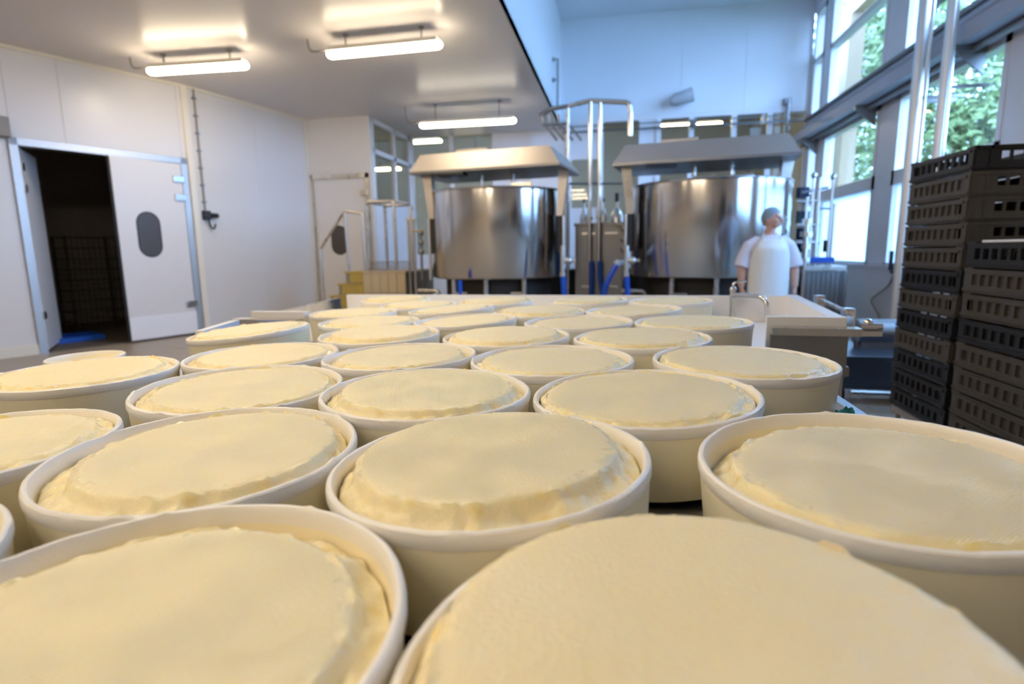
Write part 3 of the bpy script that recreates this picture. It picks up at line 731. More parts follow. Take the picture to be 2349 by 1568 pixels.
# ------------------------------------------------------------------ cheese vats
def vat(cx, cy, r, z0, z1, hx0, hx1, hy, label, agit, plate, warm):
    t = thing('cheese_vat', (cx, cy, 0), label, 'vat', 'cheese vats')
    MB().lathe([(0, z0 + .02), (r * .9, z0), (r - .03, z0 + .004), (r, z0 + .03), (r, z1 - .03), (r + .012, z1 - .025), (r + .016, z1 - .01), (r + .008, z1), (r - .006, z1 - .004), (r - .012, z1 - .05), (r - .012, z0 + .08), (0, z0 + .06)], 128).build('shell', 'steel_brushed', t, True, ang=50)
    MB().lathe([(0, .30), (r * .80, .30), (r * .80, z0), (0, z0)], 48).build('base_skirt', 'dark_skirt', t, True)
    for a in (-125, -55, 55, 125, -90):
        x, y = (r * .88) * math.cos(R(a)), (r * .88) * math.sin(R(a))
        MB().loft([(x, y, .02), (x, y, z0 + .01)], .035, 12).loft([(x, y, .0), (x, y, .02)], .06, 12).build('leg', 'steel', t, True)
    xa, ya = r * .88 * math.cos(R(-125)), r * .88 * math.sin(R(-125))
    MB().tube([(xa, ya, .58), (-xa, ya, .58)], .016).build('cross_bar', 'steel', t, True)
    # hood over the vat, with sloping sides
    a, b = hx0 - cx, hx1 - cx; y0, y1 = hy - cy, hy - cy + 1.15
    HR = Matrix.Translation(((a + b) / 2, y0 + .57, 0)) @ Matrix.Rotation(R(-9), 4, 'Z') @ Matrix.Translation((-(a + b) / 2, -y0 - .57, 0))
    MB().hexa([V((a, y0, 2.21)), V((b, y0, 2.21)), V((b, y1, 2.21)), V((a, y1, 2.21))], [V((a + .14, y0 + .05, 2.43)), V((b - .14, y0 + .05, 2.43)), V((b - .16, y1 - .2, 2.43)), V((a + .16, y1 - .2, 2.43))]).build('hood', 'steel_hood', t, M=HR)
    MB().box(a - .006, b + .006, y0 - .006, y1, 2.18, 2.212).build('hood_lip', 'steel_dark', t, M=HR)
    MB().box(a + .55, a + 1.0, y0 + .3, y0 + .7, 2.43, 2.51, bev=.01).build('gear_cover', 'steel_hood', t, M=HR)
    for s, x in ((1, a + .03), (-1, b - .03)):
        yl = y0 + .35
        MB().hexa([V((x + s * .08, yl, 1.60)), V((x + s * .16, yl, 1.60)), V((x + s * .16, yl + .16, 1.60)), V((x + s * .08, yl + .16, 1.60))],
                  [V((x, yl, 2.19)), V((x + s * .13, yl, 2.19)), V((x + s * .13, yl + .16, 2.19)), V((x, yl + .16, 2.19))]).build('support', 'steel_hood' if warm else 'steel', t)
        MB().loft([(x + s * .12, yl + .08, 1.605), (x + s * .12, yl + .08, 1.12)], .06, 14).build('lift_cylinder', 'black_plastic', t, True)
        MB().loft([(x + s * .07, yl + .03, 1.6), (x + s * .07, yl + .03, .75)], .022, 10).build('side_pipe', 'steel_bright', t, True)
    for x, bracket in agit:
        x -= cx; g = MB().loft([(x, y0 + .5, 2.2), (x, y0 + .5, 1.35)], .028, 10).build('agitator_shaft', 'steel', t, True)
        if bracket: MB().box(x - .02, x + .24, y0 + .47, y0 + .53, 2.02, 2.06).box(x + .2, x + .26, y0 + .46, y0 + .54, 1.9, 2.07).build('bracket', 'steel', g)
        MB().box(x - .30, x + .30, y0 + .49, y0 + .51, 1.36, 1.44).build('paddle', 'steel', g)
    if plate:
        x = plate - cx; MB().box(x - .18, x + .2, y0 + .05, y0 + .3, 2.14, 2.18, bev=.01).build('inspection_lamp', 'black_plastic', t)
    # valve cluster on the left flank
    x = -r - .10
    vv = MB().loft([(x, -.35, .75), (x, -.35, 1.45)], .018, 10).build('valve_pipe', 'steel_dark', t, True)
    for z in (1.15, 1.28, 1.42): MB().ball((x, -.35, z), .045, 10, 6).build('valve', 'steel_dark', vv, True)
    MB().loft([(x - .12, -.35, 1.44), (x + .05, -.35, 1.46)], .014, 8).build('valve_lever', 'brass', vv, True)
    MB().tube([(x - .02, -.5, .60), (x + .28, -.5, .60), (x + .3, -.5, .44)], .028, 10, bend=.05).build('outlet_pipe', 'steel', t, True)
    return t
vat(-1.72, 8.15, .97, .77, 1.97, -2.70, -.62, 7.25, 'left stainless steel cheese vat under its warm-lit hood', [(-1.86, False), (-1.42, True)], -2.2, True)
vat(1.19, 8.05, 1.01, .78, 1.97, 0.0, 2.13, 7.22, 'right stainless steel cheese vat behind the standing person', [(.95, True), (1.40, True)], .5, False)
# vat-side blue hose below the left vat
def hose(pts, label, r=.034):
    o = MB().tube(pts, r, 12, bend=.22).build('blue_hose', 'hose_blue', None, True)
    tag(o, label, 'hose', 'blue hoses between the vats'); return o
def py(u, v, y): return on_y(u, v, y)
hose([py(1055, 643, 7.1), V((py(1055, 643, 7.1).x, 7.1, .03)), V((py(1055, 643, 7.1).x + .4, 7.0, .03))], 'blue hose hanging from the bottom of the left vat', .028)

# pipework between the vats
pp = thing('pipe_manifold', (0, 8.45, 0), 'tall steel pipe manifold standing between the two vats', 'pipework')
def L_(u, v, y=8.45): p = on_y(u, v, y); return V((p.x, p.y - 8.45, p.z))
for u, du in ((1355, 0), (1377, 0)):
    a = L_(u, 232); b = L_(u, 600)
    MB().tube([(a.x, 0, a.z), (a.x, 0, b.z)], .030, 12).build('riser', 'steel_bright', pp, True)
    MB().loft([(a.x, 0, L_(u, 500).z - .02), (a.x, 0, L_(u, 500).z + .02)], .045, 12).build('union', 'steel', pp, True)
hz = L_(1355, 232).z
MB().tube([L_(1303, 243), L_(1355, 230), L_(1375, 232), L_(1442, 235), L_(1446, 252), L_(1446, 312)], .034, 12, bend=.05).build('header', 'steel', pp, True)
MB().tube([L_(1446, 258), L_(1446, 312)], .036, 12).build('drop_sleeve', 'steel_bright', pp, True)
MB().tube([L_(1303, 240), L_(1303, 430), V((L_(1303, 430).x, 0, .0))], .024, 10).build('post', 'steel', pp, True)
MB().tube([L_(1238, 266), L_(1262, 250), L_(1303, 243)], .03, 10, bend=.05).build('header_end', 'steel_dark', pp, True)
MB().tube([L_(1245, 287), L_(1300, 283)], .02, 8).build('rack_bar', 'steel_dark', pp, True)
for u in (1244, 1260, 1280, 1300):
    MB().tube([L_(u, 262), L_(u + 4, 284), L_(u + 34, 322)], .018, 8, bend=.03).build('drop_tube', 'steel_dark', pp, True)
MB().tube([L_(1300, 421), L_(1440, 421)], .016, 8).build('tie_bar', 'steel_dark', pp, True)
x0 = L_(1300, 421).x
yh = 8.45
for (u, v, pts, lb) in ((1357, 598, [(1357, 672)], 'dark blue hose under the left riser of the pipe manifold'),
                        (1376, 598, [(1376, 640), (1384, 680)], 'blue hose under the right riser of the pipe manifold')):
    p = [on_y(u, v, yh)] + [on_y(a, b, yh) for a, b in pts]
    hose(p + [V((p[-1].x, yh, .03))], lb, .037)
cp = thing('hose_coupling', on_y(1416, 604, 7.45), 'pale plastic coupling at the upper end of the slanting blue hose', 'coupling')
MB().ball((0, 0, 0), .05, 12, 8).loft([(0, 0, 0), (.12, .1, .02)], .03, 10).build('cap', 'concrete_light', cp, True)
hose([on_y(1414, 607, 7.42), on_y(1395, 640, 7.40), on_y(1384, 672, 7.40), V((on_y(1384, 672, 7.40).x, 7.4, .03))], 'slanting blue hose between the vats', .037)
for u, lb in ((1291, 'blue hose at the right edge of the left vat'), (1437, 'blue hose at the left edge of the right vat')):
    st = thing('hose_pipe', on_y(u, 632, 7.1), 'steel pipe above the ' + lb, 'pipe')
    a = on_y(u, 563, 7.1) - on_y(u, 632, 7.1)
    MB().tube([(0, 0, 0), (0, 0, a.z)], .030, 12).loft([(0, 0, -.01), (0, 0, .04)], .04, 12).build('pipe', 'steel_bright', st, True)
    MB().loft([(.0, 0, a.z * .5), (.16, 0, a.z * .5)], .022, 10).ball((.07, 0, a.z * .5), .05, 10, 6).build('valve', 'steel', st, True)
    p = on_y(u, 632, 7.1); q = on_y(u + 3, 672, 7.1)
    hose([p, q, V((q.x, 7.1, .03))], lb, .036)

dk = thing('added_plinth', (-.2, 9.75, 0), 'added low black plinth darkening the gap behind both vats', 'plinth')  # added black box, darkens the pale wall showing behind and between the vats
MB().box(-2.6, 2.6, -.12, .12, .0, .80, bev=.01).build('body', 'dark_skirt', dk)
MB().box(-2.62, 2.62, -.14, .14, .80, .83).build('cap', 'steel_dark', dk)
# steel cabinet between the vats
cb = thing('steel_cabinet', (-.27, 8.9, 0), 'brown-grey steel cabinet standing between the two vats', 'cabinet')
MB().box(-.36, .36, -.3, .3, .05, 1.50, bev=.008).build('body', 'steel_dark', cb)
MB().box(-.38, .38, -.32, .32, 1.50, 1.54).build('top', 'steel_dark', cb)
for z0, z1 in ((.10, .68), (.72, 1.47)): 
    dd = MB().box(-.34, .34, -.315, -.302, z0, z1).build('door', 'steel_dark', cb)
    MB().box(-.26, -.06, -.345, -.315, z1 - .10, z1 - .07).box(.08, .28, -.345, -.315, z1 - .10, z1 - .07).build('handle', 'steel_bright', dd)
for x, z, sx in ((.25, 1.54, .10), (-.25, 1.54, .06), (.05, 1.54, .05)):
    e = thing('bench_machine', (-.27 + x, 8.9, z), {.25: 'small grey machine on the cabinet beside the right vat', -.25: 'small steel jar on the cabinet beside the left vat', .05: 'narrow steel flask on the middle of the cabinet'}[x], 'machine')
    MB().lathe([(0, 0), (sx, 0), (sx, .12), (sx * .6, .2), (sx * .25, .24), (sx * .25, .32), (0, .33)], 20).build('body', 'steel', e, True)
    MB().loft([(0, 0, .32), (0, 0, .45 if sx > .08 else .38)], .03 if sx > .08 else .015, 10).build('neck', 'black_plastic', e, True)

# ------------------------------------------------------------------ tiled steps with hand rails, left of the vats
ys_ = 7.9
def S_(u, v): return on_y(u, v, ys_)
st = thing('tiled_steps', (-3.6, ys_, 0), 'tiled platform with yellow steps in front of the white door', 'steps')
ox = -3.6
px0, px1 = S_(832, 640).x - ox, S_(930, 640).x - ox
zt = S_(880, 622).z
MB().box(px0, px1, .012, 1.3, 0, zt - .03).build('core', 'grout', st)
MB().box(px0 - .01, px1 + .01, -.005, 1.3, zt - .03, zt).build('platform_top', 'tile_tan', st)
ntl = 5; tw = (px1 - px0) / ntl
tme = MB().box(.004, tw - .004, 0, .014, .004, .286, bev=.003).mesh('tile', 'tile_tan')
for i in range(ntl):
    for j in range(3): put(tme, 'tile', st, Matrix.Translation((px0 + i * tw, 0, zt - .03 - .29 * (j + 1))))
sx = [(S_(792, 625).x - ox, zt), (S_(776, 652).x - ox, zt - .18), (S_(757, 668).x - ox, zt - .36), (S_(757, 668).x - ox - .14, zt - .54)]
yme = MB().box(.003, .067, 0, .014, .003, .137, bev=.002).mesh('tile', 'tile_yellow')
prev = px0
for k, (x, z) in enumerate(sx):
    MB().box(x, px0, .012 + .0, 1.1, max(0, z - .18), z - .025).build('core', 'grout', st)
    MB().box(x - .015, px0 if k == 0 else px0, -.006, 1.1, z - .028, z).build('tread', 'tile_yellow', st)
    n = int((px0 - x) / .07)
    for i in range(n): put(yme, 'tile', st, Matrix.Translation((px0 - .07 * (i + 1), 0, z - .17)))
# hand rails
hr = thing('hand_rail', (-3.6, ys_, 0), 'slanting steel hand rail beside the yellow steps', 'hand rail')
def h(u, v, dy=0.0): p = on_y(u, v, ys_ + dy); return V((p.x + 3.6, dy, p.z))
def pole(u, v, dy=0.05): a = h(u, v, dy); return [a, V((a.x, dy, 0.0))]
rA, rB, rC = h(735, 570, .05), h(790, 484, .05), h(831, 489, .05)
MB().tube([rA, rB, rC, V((rC.x, .05, zt))], .022, 10, bend=.03).build('rail', 'steel', hr, True)
MB().tube([rA, V((rA.x, .05, 0))], .02, 10).build('post', 'steel_bright', hr, True)
MB().tube([rB, V((rB.x + .02, .05, zt))], .02, 10).build('post', 'steel', hr, True)
gr = thing('guard_rail', (-3.6, ys_, 0), 'portal-shaped steel guard rail on the tiled platform', 'guard rail')
for dy, mtn in ((.08, 'steel'), (.75, 'steel')):
    a, b = h(840, 463, .08), h(903, 465, .08)
    MB().tube([V((a.x, dy, zt)), V((a.x, dy, a.z)), V((b.x, dy, a.z)), V((b.x, dy, zt))], .026, 10, bend=.06).build('portal', mtn, gr, True)
for x in (h(840, 463, .08).x, h(903, 465, .08).x):
    MB().tube([V((x, .08, h(840, 463, .08).z)), V((x, .75, h(840, 463, .08).z))], .022, 10).build('top_rail', 'steel', gr, True)
gt = thing('mesh_fence', (-3.6, ys_, 0), 'low grey wire mesh panel standing on the tiled platform', 'fence')
a, b = h(850, 600, .03), h(938, 600, .03)
for k in range(24): 
    x = a.x + (b.x - a.x) * k / 23; MB().box(x - .004, x + .004, .026, .034, zt, a.z).build('wire', 'steel_dark', gt)
for z in (zt + .012, (zt + a.z) / 2, a.z): MB().box(a.x - .01, b.x + .01, .02, .04, z - .008, z + .008).build('rail', 'steel', gt)
for u, dx in ((935, 0), (948, 0)):
    p = on_y(u, 500, 8.0)
    o = thing('service_pipe', (p.x, 8.0, 0), 'thin vertical steel pipe left of the left vat, %s' % ('left one of two' if u == 935 else 'right one of two'), 'pipe')
    MB().tube([(0, 0, 0), (0, 0, p.z - .03)], .020, 10).build('pipe', 'steel_bright', o, True); MB().ball((0, 0, p.z - .02), .03, 10, 6).build('cap', 'steel', o, True)

# ------------------------------------------------------------------ fixtures on the far walls
p = on_y(1560, 232, YB)
fd = thing('wall_floodlight', (p.x, YB - .022, p.z), 'small grey floodlight fixed high on the rear wall', 'floodlight')
MB().box(-.05, .05, -.10, 0, -.04, .04, bev=.008).build('bracket', 'steel_dark', fd)
MB().loft([(-.20, -.22, -.05), (-.12, -.22, -.03), (.20, -.22, .05)], [.06, .11, .13], 20).build('lamp_head', 'concrete_light', fd, True)
MB().tube([(0, -.05, 0), (0, -.2, 0)], .02).build('arm', 'steel_dark', fd)
rl = thing('wall_rail', (0, YB - .02, 3.42), 'thin steel cable rail running along the rear wall', 'rail')
MB().tube([(-1.1, -.10, 0), (3.3, -.10, 0)], .02, 8).tube([(-1.1, -.10, .10), (3.3, -.10, .10)], .012, 8).build('rail', 'steel_dark', rl, True)
for x in (-1.0, .2, 1.4, 2.6): MB().box(x - .02, x + .02, -.12, 0, -.03, .14).build('bracket', 'steel_dark', rl)
p = on_y(1808, 228, YB - .1); q = on_y(1806, 282, YB - .1)
o = thing('wall_pipe', (p.x, YB - .12, q.z - .3), 'short dark pipe above the right end of the right hood', 'pipe')
MB().tube([(0, 0, 0), (0, 0, p.z - q.z + .3)], .03, 10).build('pipe', 'steel_dark', o, True); MB().box(-.05, .05, .0, .10, p.z - q.z + .22, p.z - q.z + .33).build('bracket', 'steel_dark', o)
p = on_x(1284, 160, XB); 
o = thing('bulkhead_pipe', (XB, on_x(1278, 200, XB + .08).y, 3.62), 'dark stand-off pipe on the bluish bulkhead wall', 'pipe')
MB().tube([(.09, 0, 0), (.09, 0, .75)], .022, 10).build('pipe', 'steel_dark', o, True)
for z in (.42, .75): MB().tube([(0.001, 0, z), (.10, 0, z)], .016, 8).ball((.012, 0, z), .04, 10, 6).build('bracket', 'steel_dark', o, True)

# cable tray along the right wall
ty = thing('cable_tray', (XR, 0, 3.0), 'long grey cable tray with pipes below the upper windows', 'cable tray')
MB().box(-.26, -.001, -4.5, YB - .05, .02, .05).box(-.27, -.255, -4.5, YB - .05, .02, .16).build('tray', 'frame_grey', ty)
for k, (dx, dz, r, mt) in enumerate(((-.06, .09, .035, 'steel_dark'), (-.13, .09, .03, 'black_plastic'), (-.20, .09, .035, 'grey_box'), (-.09, .17, .035, 'steel_dark'), (-.17, .16, .03, 'grey_box'), (-.062, .30, .05, 'frame_grey'), (-.06, .42, .035, 'steel_dark'), (-.10, -.02, .03, 'steel_dark'))):
    MB().loft([(dx, -4.4, dz), (dx, YB - .06, dz)], r, 8).build('pipe', mt, ty, True)
for k in range(7):
    y = 11.0 - k * 2.3; MB().box(-.27, -.001, y - .03, y + .03, -.04, .02).prism([(-.26, -.04), (-.001, -.04), (-.001, -.26)], y - .01, y + .01, 'y').build('bracket', 'steel_dark', ty)
# steel service pipes by the window
for u, r, x, lb in ((2104, .055, 3.02, 'left one of the two tall steel pipes in front of the window'), (2168, .050, 3.02, 'right one of the two tall steel pipes in front of the window'), (2123, .018, 3.02, 'thin tube between the two tall steel pipes')):
    p = on_x(u, 200, x)
    o = thing('window_pipe', (x, p.y, 0), lb, 'pipe')
    MB().loft([(0, 0, 0.003), (0, 0, ZH - .003)], r, 16).build('pipe', 'pipe_pale', o, True)
    MB().loft([(0, 0, 0.003), (0, 0, .02)], r * 1.6, 16).build('foot_flange', 'steel', o, True)
    for z in (2.6, 4.6): MB().box(-.02, .37, -.015, .015, z, z + .03).build('clamp', 'steel_dark', o)
# socket with dangling cable on the right wall
p = on_x(2062, 605, XR)
so = thing('wall_socket', (XR, p.y, p.z - .06), 'dark wall socket with hanging cable below the window', 'socket')
MB().box(-.07, -.001, -.06, .06, -.06, .06, bev=.01).build('box', 'black_plastic', so)
MB().loft([(-.09, 0, -.02), (-.09, 0, .22)], .025, 10).build('plug', 'rubber_black', so, True)
pts = [V((-.04, 0, -.05))] + [on_x(u, v, XR - .03) - V((XR, p.y, p.z - .06)) for u, v in ((2040, 655), (1995, 688), (2010, 712), (2023, 738), (2010, 752), (1975, 752))]
for q in pts[1:]: q.z = max(q.z, .02 - p.z + .06)
MB().tube(pts, .011, 8, bend=.12).build('cable', 'grey_box', so, True)

# pipe and filter rack right of the right vat
fr = thing('filter_rack', (2.75, 8.3, 0), 'steel filter rack with navy cylinders and a blue tray by the window', 'rack')
def F_(u, v, y=8.3): q = on_y(u, v, y); return V((q.x - 2.75, y - 8.3, q.z))
for u, v in ((1852, 455), (1868, 402), (1882, 410), (1912, 405), (1914, 470)):
    a = F_(u, v); MB().tube([(a.x, 0, F_(1880, 613).z), a], .020, 10).ball(a, .045 if v < 410 else .026, 10, 6).build('upright', 'steel_bright' if u < 1900 else 'steel', fr, True)
for v in (462, 516, 556): MB().tube([F_(1828, v), F_(1880, v)], .018, 8).build('cross_tube', 'steel', fr, True)
MB().tube([F_(1880, 478), F_(1914, 478)], .016, 8).build('cross_tube', 'steel_dark', fr, True)
MB().tube([F_(1838, 442), F_(1900, 430)], .02, 8).build('cross_tube', 'steel_dark', fr, True)
for v0, v1 in ((430, 455), (484, 512), (522, 550), (558, 578)):
    a, b = F_(1842, v0, 8.4), F_(1842, v1, 8.4)
    MB().loft([(a.x, a.y, a.z), (a.x, a.y, b.z)], .085, 16).build('filter_cylinder', 'glass_navy', fr, True)
a, b = F_(1900, 550, 8.4), F_(1900, 578, 8.4); MB().loft([(a.x, a.y, a.z), (a.x, a.y, b.z)], .06, 14).build('canister', 'black_plastic', fr, True)
a, b = F_(1833, 590), F_(1905, 600); MB().box(a.x, b.x, -.14, .16, b.z - .01, a.z).build('blue_tray', 'plastic_blue', fr)
a, b = F_(1833, 606), F_(1930, 616); MB().box(a.x, b.x, -.18, .2, b.z - .02, a.z - .02).build('shelf', 'steel', fr)
fc = thing('steel_trough', (2.75, 8.3, 0), 'ribbed steel trough on legs under the filter rack', 'trough')
for k in range(9):
    x0 = a.x + (b.x - a.x) * k / 9; x1 = a.x + (b.x - a.x) * (k + 1) / 9
    MB().box(x0 + .004, x1 - .004, -.16, -.14 + .012 * (k % 2), .12, b.z - .03).build('panel', 'steel_dark', fc)
MB().box(a.x, b.x, -.138, .18, .12, b.z - .03).build('body', 'steel_dark', fc)
MB().box(b.x - .03, b.x + .02, -.18, -.13, 0, b.z - .02).box(a.x - .02, a.x + .03, -.18, -.13, 0, b.z - .02).build('leg', 'steel_dark', fc)
# pipe and valve stack right beside the vat
vp = thing('valve_stack', (2.33, 7.7, 0), 'stacked steel valves on a pipe at the right side of the right vat', 'valve')
MB().tube([(0, 0, 0), (0, 0, 1.45)], .03, 12).build('pipe', 'steel_bright', vp, True)
for z, r in ((1.46, .06), (1.3, .075), (1.15, .05), (.98, .065)): MB().loft([(0, 0, z - .03), (0, 0, z + .03)], r, 14).build('valve', 'steel_bright', vp, True)

# ------------------------------------------------------------------ basin fittings (table coordinates)
tp = thing('basin_tap', (0, 0, 0), 'bent steel tap spout reaching over the white basin', 'tap', M=TILT @ Matrix.Translation((.60, 2.68, TZ + .03)) @ Matrix.Scale(.74, 4))
z = .10
MB().loft([(-.08, .13, .10), (-.08, .13, .17)], .018, 12).build('valve_body', 'steel', tp, True)
MB().tube([(-.09, .13, z + .035), (-.05, .08, z + .04), (.045, -.06, z + .04), (.07, -.09, z + .01), (.075, -.10, z - .075)], .014, 12, bend=.03).build('spout', 'steel_bright', tp, True)
MB().tube([(-.08, .13, .17), (-.08, .13, .215), (.0, .13, .222)], .007, 8, bend=.02).build('lever', 'steel_bright', tp, True)
MB().ball((-.08, .13, .17), .022, 12, 8).build('cartridge', 'steel', tp, True)
MB().loft([(-.08, .13, -.04), (-.08, .13, .10)], .016, 10).build('stem', 'steel', tp, True)
cy = thing('press_cylinder', (0, 0, 0), 'steel press rod with clamps along the right edge of the basin', 'press', M=TILT)
a, b = V((.875, 2.66, RIM_Z + .005)), V((.785, 2.06, RIM_Z + .005))
MB().tube([a, b], .008, 12).build('rod', 'steel', cy, True)
for t_ in (.04, .92):
    c = a + (b - a) * t_; MB().box(c.x - .018, c.x + .018, c.y - .022, c.y + .022, RIM_Z - .07, RIM_Z + .022, bev=.005).build('clamp', 'steel_bright', cy)
c = b + V((.02, -.08, -.03)); MB().loft([c + V((-.02, 0, .0)), c + V((.04, -.01, 0))], .012, 12).ball(c + V((.0, 0, .012)), .015, 10, 6).build('knob', 'steel_bright', cy, True)
MB().box(.765, .83, 1.93, 2.02, RIM_Z - .05, RIM_Z - .035).build('foot_plate', 'steel_bright', cy)

# ------------------------------------------------------------------ low trolley with pump on the right
lt = thing('low_trolley', (2.05, 4.95, 0), 'low dark steel trolley on the floor left of the crate stacks', 'trolley')
MB().box(-.46, .42, -.58, .5, .26, .30).build('deck', 'trolley_navy', lt)
MB().box(-.48, .44, -.60, -.575, .12, .36).build('front_panel', 'trolley_navy', lt)
MB().box(-.48, -.455, -.60, .52, .20, .37).box(.42, .445, -.6, .52, .20, .37).build('side_rail', 'trolley_navy', lt)
for x in (-.4, .38):
    for y in (-.5, .42):
        MB().loft([(x - .02, y, .06), (x + .02, y, .06)], .058, 16).build('wheel', 'rubber_black', lt, True); MB().box(x - .03, x + .03, y - .02, y + .02, .10, .27).build('fork', 'steel', lt)
MB().tube([(-.42, -.75, .12), (.3, -.75, .12), (.42, -.72, .14)], .03, 10, bend=.05).build('tow_bar', 'steel', lt, True)
pm = thing('pump_motor', (2.22, 5.15, .30), 'dark pump motor standing on the low trolley', 'pump')
MB().loft([(-.22, 0, .13), (.12, 0, .13)], .11, 18).build('motor', 'steel_dark', pm, True); MB().box(-.2, .1, -.08, .08, 0, .06).build('foot', 'steel_dark', pm)
MB().loft([(.12, 0, .13), (.22, 0, .13)], .08, 16).loft([(.18, 0, .13), (.18, 0, .28)], .03, 12).build('pump_head', 'steel_bright', pm, True)
bp = thing('floor_plate', (1.55, 5.55, 0), 'pale steel plate on short feet under the basin end', 'plate')
MB().box(-.30, .30, -.5, .5, .20, .225).build('plate', 'concrete_light', bp)
for x in (-.26, .26):
    for y in (-.45, .45): MB().box(x - .02, x + .02, y - .02, y + .02, 0, .2).build('foot', 'steel', bp)

# ------------------------------------------------------------------ crates
CW, CD, CHt = .40, .60, .1235
def crate_mesh(name, mt, liner):
    mb = MB(); w, d, hh, t = CW / 2, CD / 2, CHt - .0006, .012
    if liner:
        for sx_ in (-1, 1): mb.box(sx_ * (w - t) - .0015 - sx_ * .001, sx_ * (w - t) + .0015 - sx_ * .001, -d + .02, d - .02, .03, .10)
    mb.box(-w, w, -d, d, .004, .012)                                   # bottom
    for sx_ in (-1, 1):                                                # long sides with slots
        x0, x1 = (sx_ * w, sx_ * (w - t)) if sx_ < 0 else (w - t, w)
        mb.box(x0, x1, -d, d, .010, .040); xi = x0 + .008 if sx_ < 0 else x1 - .008 - .006; mb.box(xi, xi + .006, -d + .008, d - .008, 0, .012); mb.box(x0, x1, -d + .06, d - .06, .090, .1165)
        nb = 8
        for k in range(nb + 1):
            y = -d + .05 + (2 * d - .10) * k / nb; mb.box(x0, x1, y - .011, y + .011, .040, .090)
        for s in (-1, 1): mb.box(x0, x1, min(s * d, s * (d - .06)), max(s * d, s * (d - .06)), .040, hh)
        f0, f1 = (x0 - .006, x0) if sx_ < 0 else (x1, x1 + .006)
        mb.box(f0, f1, -d + .02, d - .02, .094, .106); mb.box(f0, f1, -d, d, .014, .024)
    for sy in (-1, 1):                                                 # short sides with a handle slot
        y0, y1 = (-d, -d + t) if sy < 0 else (d - t, d)
        mb.box(-w + t, w - t, y0, y1, .010, .050); mb.box(-w + .012, w - .012, y0 + (.007 if sy < 0 else 0), y1 - (0 if sy < 0 else .007), 0, .010); mb.box(-w + t, -.075, y0, y1, .050, .095); mb.box(.075, w - t, y0, y1, .050, .095)
        for x in (-.03, .03): mb.box(x - .006, x + .006, y0, y1, .050, .095)
        mb.box(-w + t, w - t, y0, y1, .095, hh)
        g0, g1 = (y0 - .006, y0) if sy < 0 else (y1, y1 + .006)
        mb.box(-w, w, g0, g1, hh - .016, hh); mb.box(-w, w, g0, g1, .014, .022); mb.box(-w + .01, -w + .022, g0, g1, .02, hh); mb.box(w - .022, w - .01, g0, g1, .02, hh)
        for x in (-.12, .12): mb.box(x - .006, x + .006, g0, g1, .02, hh)
    return mb.mesh(name, mt)
cm = {'b': crate_mesh('crate_black', 'crate_black', True), 't': crate_mesh('crate_taupe', 'crate_taupe', True), 'B': crate_mesh('crate_black', 'crate_black', False)}
cname = {'b': 'black', 't': 'taupe'}
ORDN = ['top', 'second', 'third', 'fourth', 'fifth', 'sixth', 'seventh', 'eighth', 'ninth', 'tenth', 'eleventh', 'bottom']
def stack(x, y, seq, base, where, rot):
    n = len(seq)
    dl = thing('crate_dolly', (x, y, 0), 'low frame dolly under the %s crate stack' % where, 'dolly')
    MB().box(-.19, .19, -.29, .29, base - .045, base - .002).build('frame', 'grey_box', dl)
    for a in (-.16, .16):
        for b in (-.26, .26): MB().box(a - .012, a + .012, b - .012, b + .012, 0, base - .045).build('leg', 'grey_box', dl)
    for k, c in enumerate(seq):
        lev = n - 1 - k
        j = (random.uniform(-.004, .004), random.uniform(-.004, .004), R(random.uniform(-.7, .7)))
        o = put(cm['B' if k == 0 else c], 'plastic_crate', None, None)
        o.matrix_world = Matrix.Translation((x + j[0], y + j[1], base + lev * CHt)) @ Matrix.Rotation(rot + j[2], 4, 'Z')
        tag(o, '%s slotted plastic crate, %s of the %s stack' % (cname[c], 'bottom one' if lev == 0 else (ORDN[k] + (' one' if k == 0 else ' from the top')), where), 'crate', 'crates in the %s stack' % where)
stack(1.93, 3.56, 'bttttbtbtbbb', .15, 'taller rear', R(0))
stack(1.89, 2.84, 'bttbttttt', .05, 'lower front', R(0))
wp = MB().box(-.199, .199, -.20, .20, 0, .012, bev=.004).build('white_lid', 'board_white', None)
wp.location = (1.89, 2.84, .05 + 8 * CHt + .118); tag(wp, 'flat white lid lying in the top crate of the lower front stack', 'lid')

# ------------------------------------------------------------------ the person behind the basin
PY = 6.35
pc = on_y(1762, 600, PY)
ps = thing('person', (pc.x, PY, 0), 'person in white apron and hair net standing with arms down before the right vat', 'person')
def fused(name, mb, mt, parent, voxel, smooth=2):
    o = mb.build(name, mt, parent, True)
    r = o.modifiers.new('fuse', 'REMESH'); r.mode = 'VOXEL'; r.voxel_size = voxel; r.use_smooth_shade = True
    s = o.modifiers.new('soften', 'SMOOTH'); s.factor = .5; s.iterations = smooth
    return o
bm_ = MB()
# trunk, neck
bm_.loft([(0, .0, .76), (0, 0, .86), (0, -.01, .98), (0, -.01, 1.08), (0, 0, 1.18), (0, .01, 1.235), (0, .015, 1.28)],
         [(.155, .11), (.175, .125), (.175, .135), (.17, .13), (.165, .115), (.11, .085), (.06, .06)], 20, side=(1, 0, 0))
bm_.loft([(0, .015, 1.24), (0.004, .01, 1.30), (.008, .0, 1.36)], [(.058, .058), (.052, .054), (.05, .055)], 16, side=(1, 0, 0))
# legs
for s in (-1, 1):
    bm_.loft([(s * .085, 0, .84), (s * .09, 0, .62), (s * .09, .005, .44), (s * .09, .015, .25), (s * .09, .02, .07)], [.095, .082, .058, .056, .042], 14)
    bm_.loft([(s * .09, .05, .045), (s * .095, -.05, .045), (s * .10, -.15, .035)], [(.04, .04), (.045, .045), (.04, .028)], 12, side=(1, 0, 0))
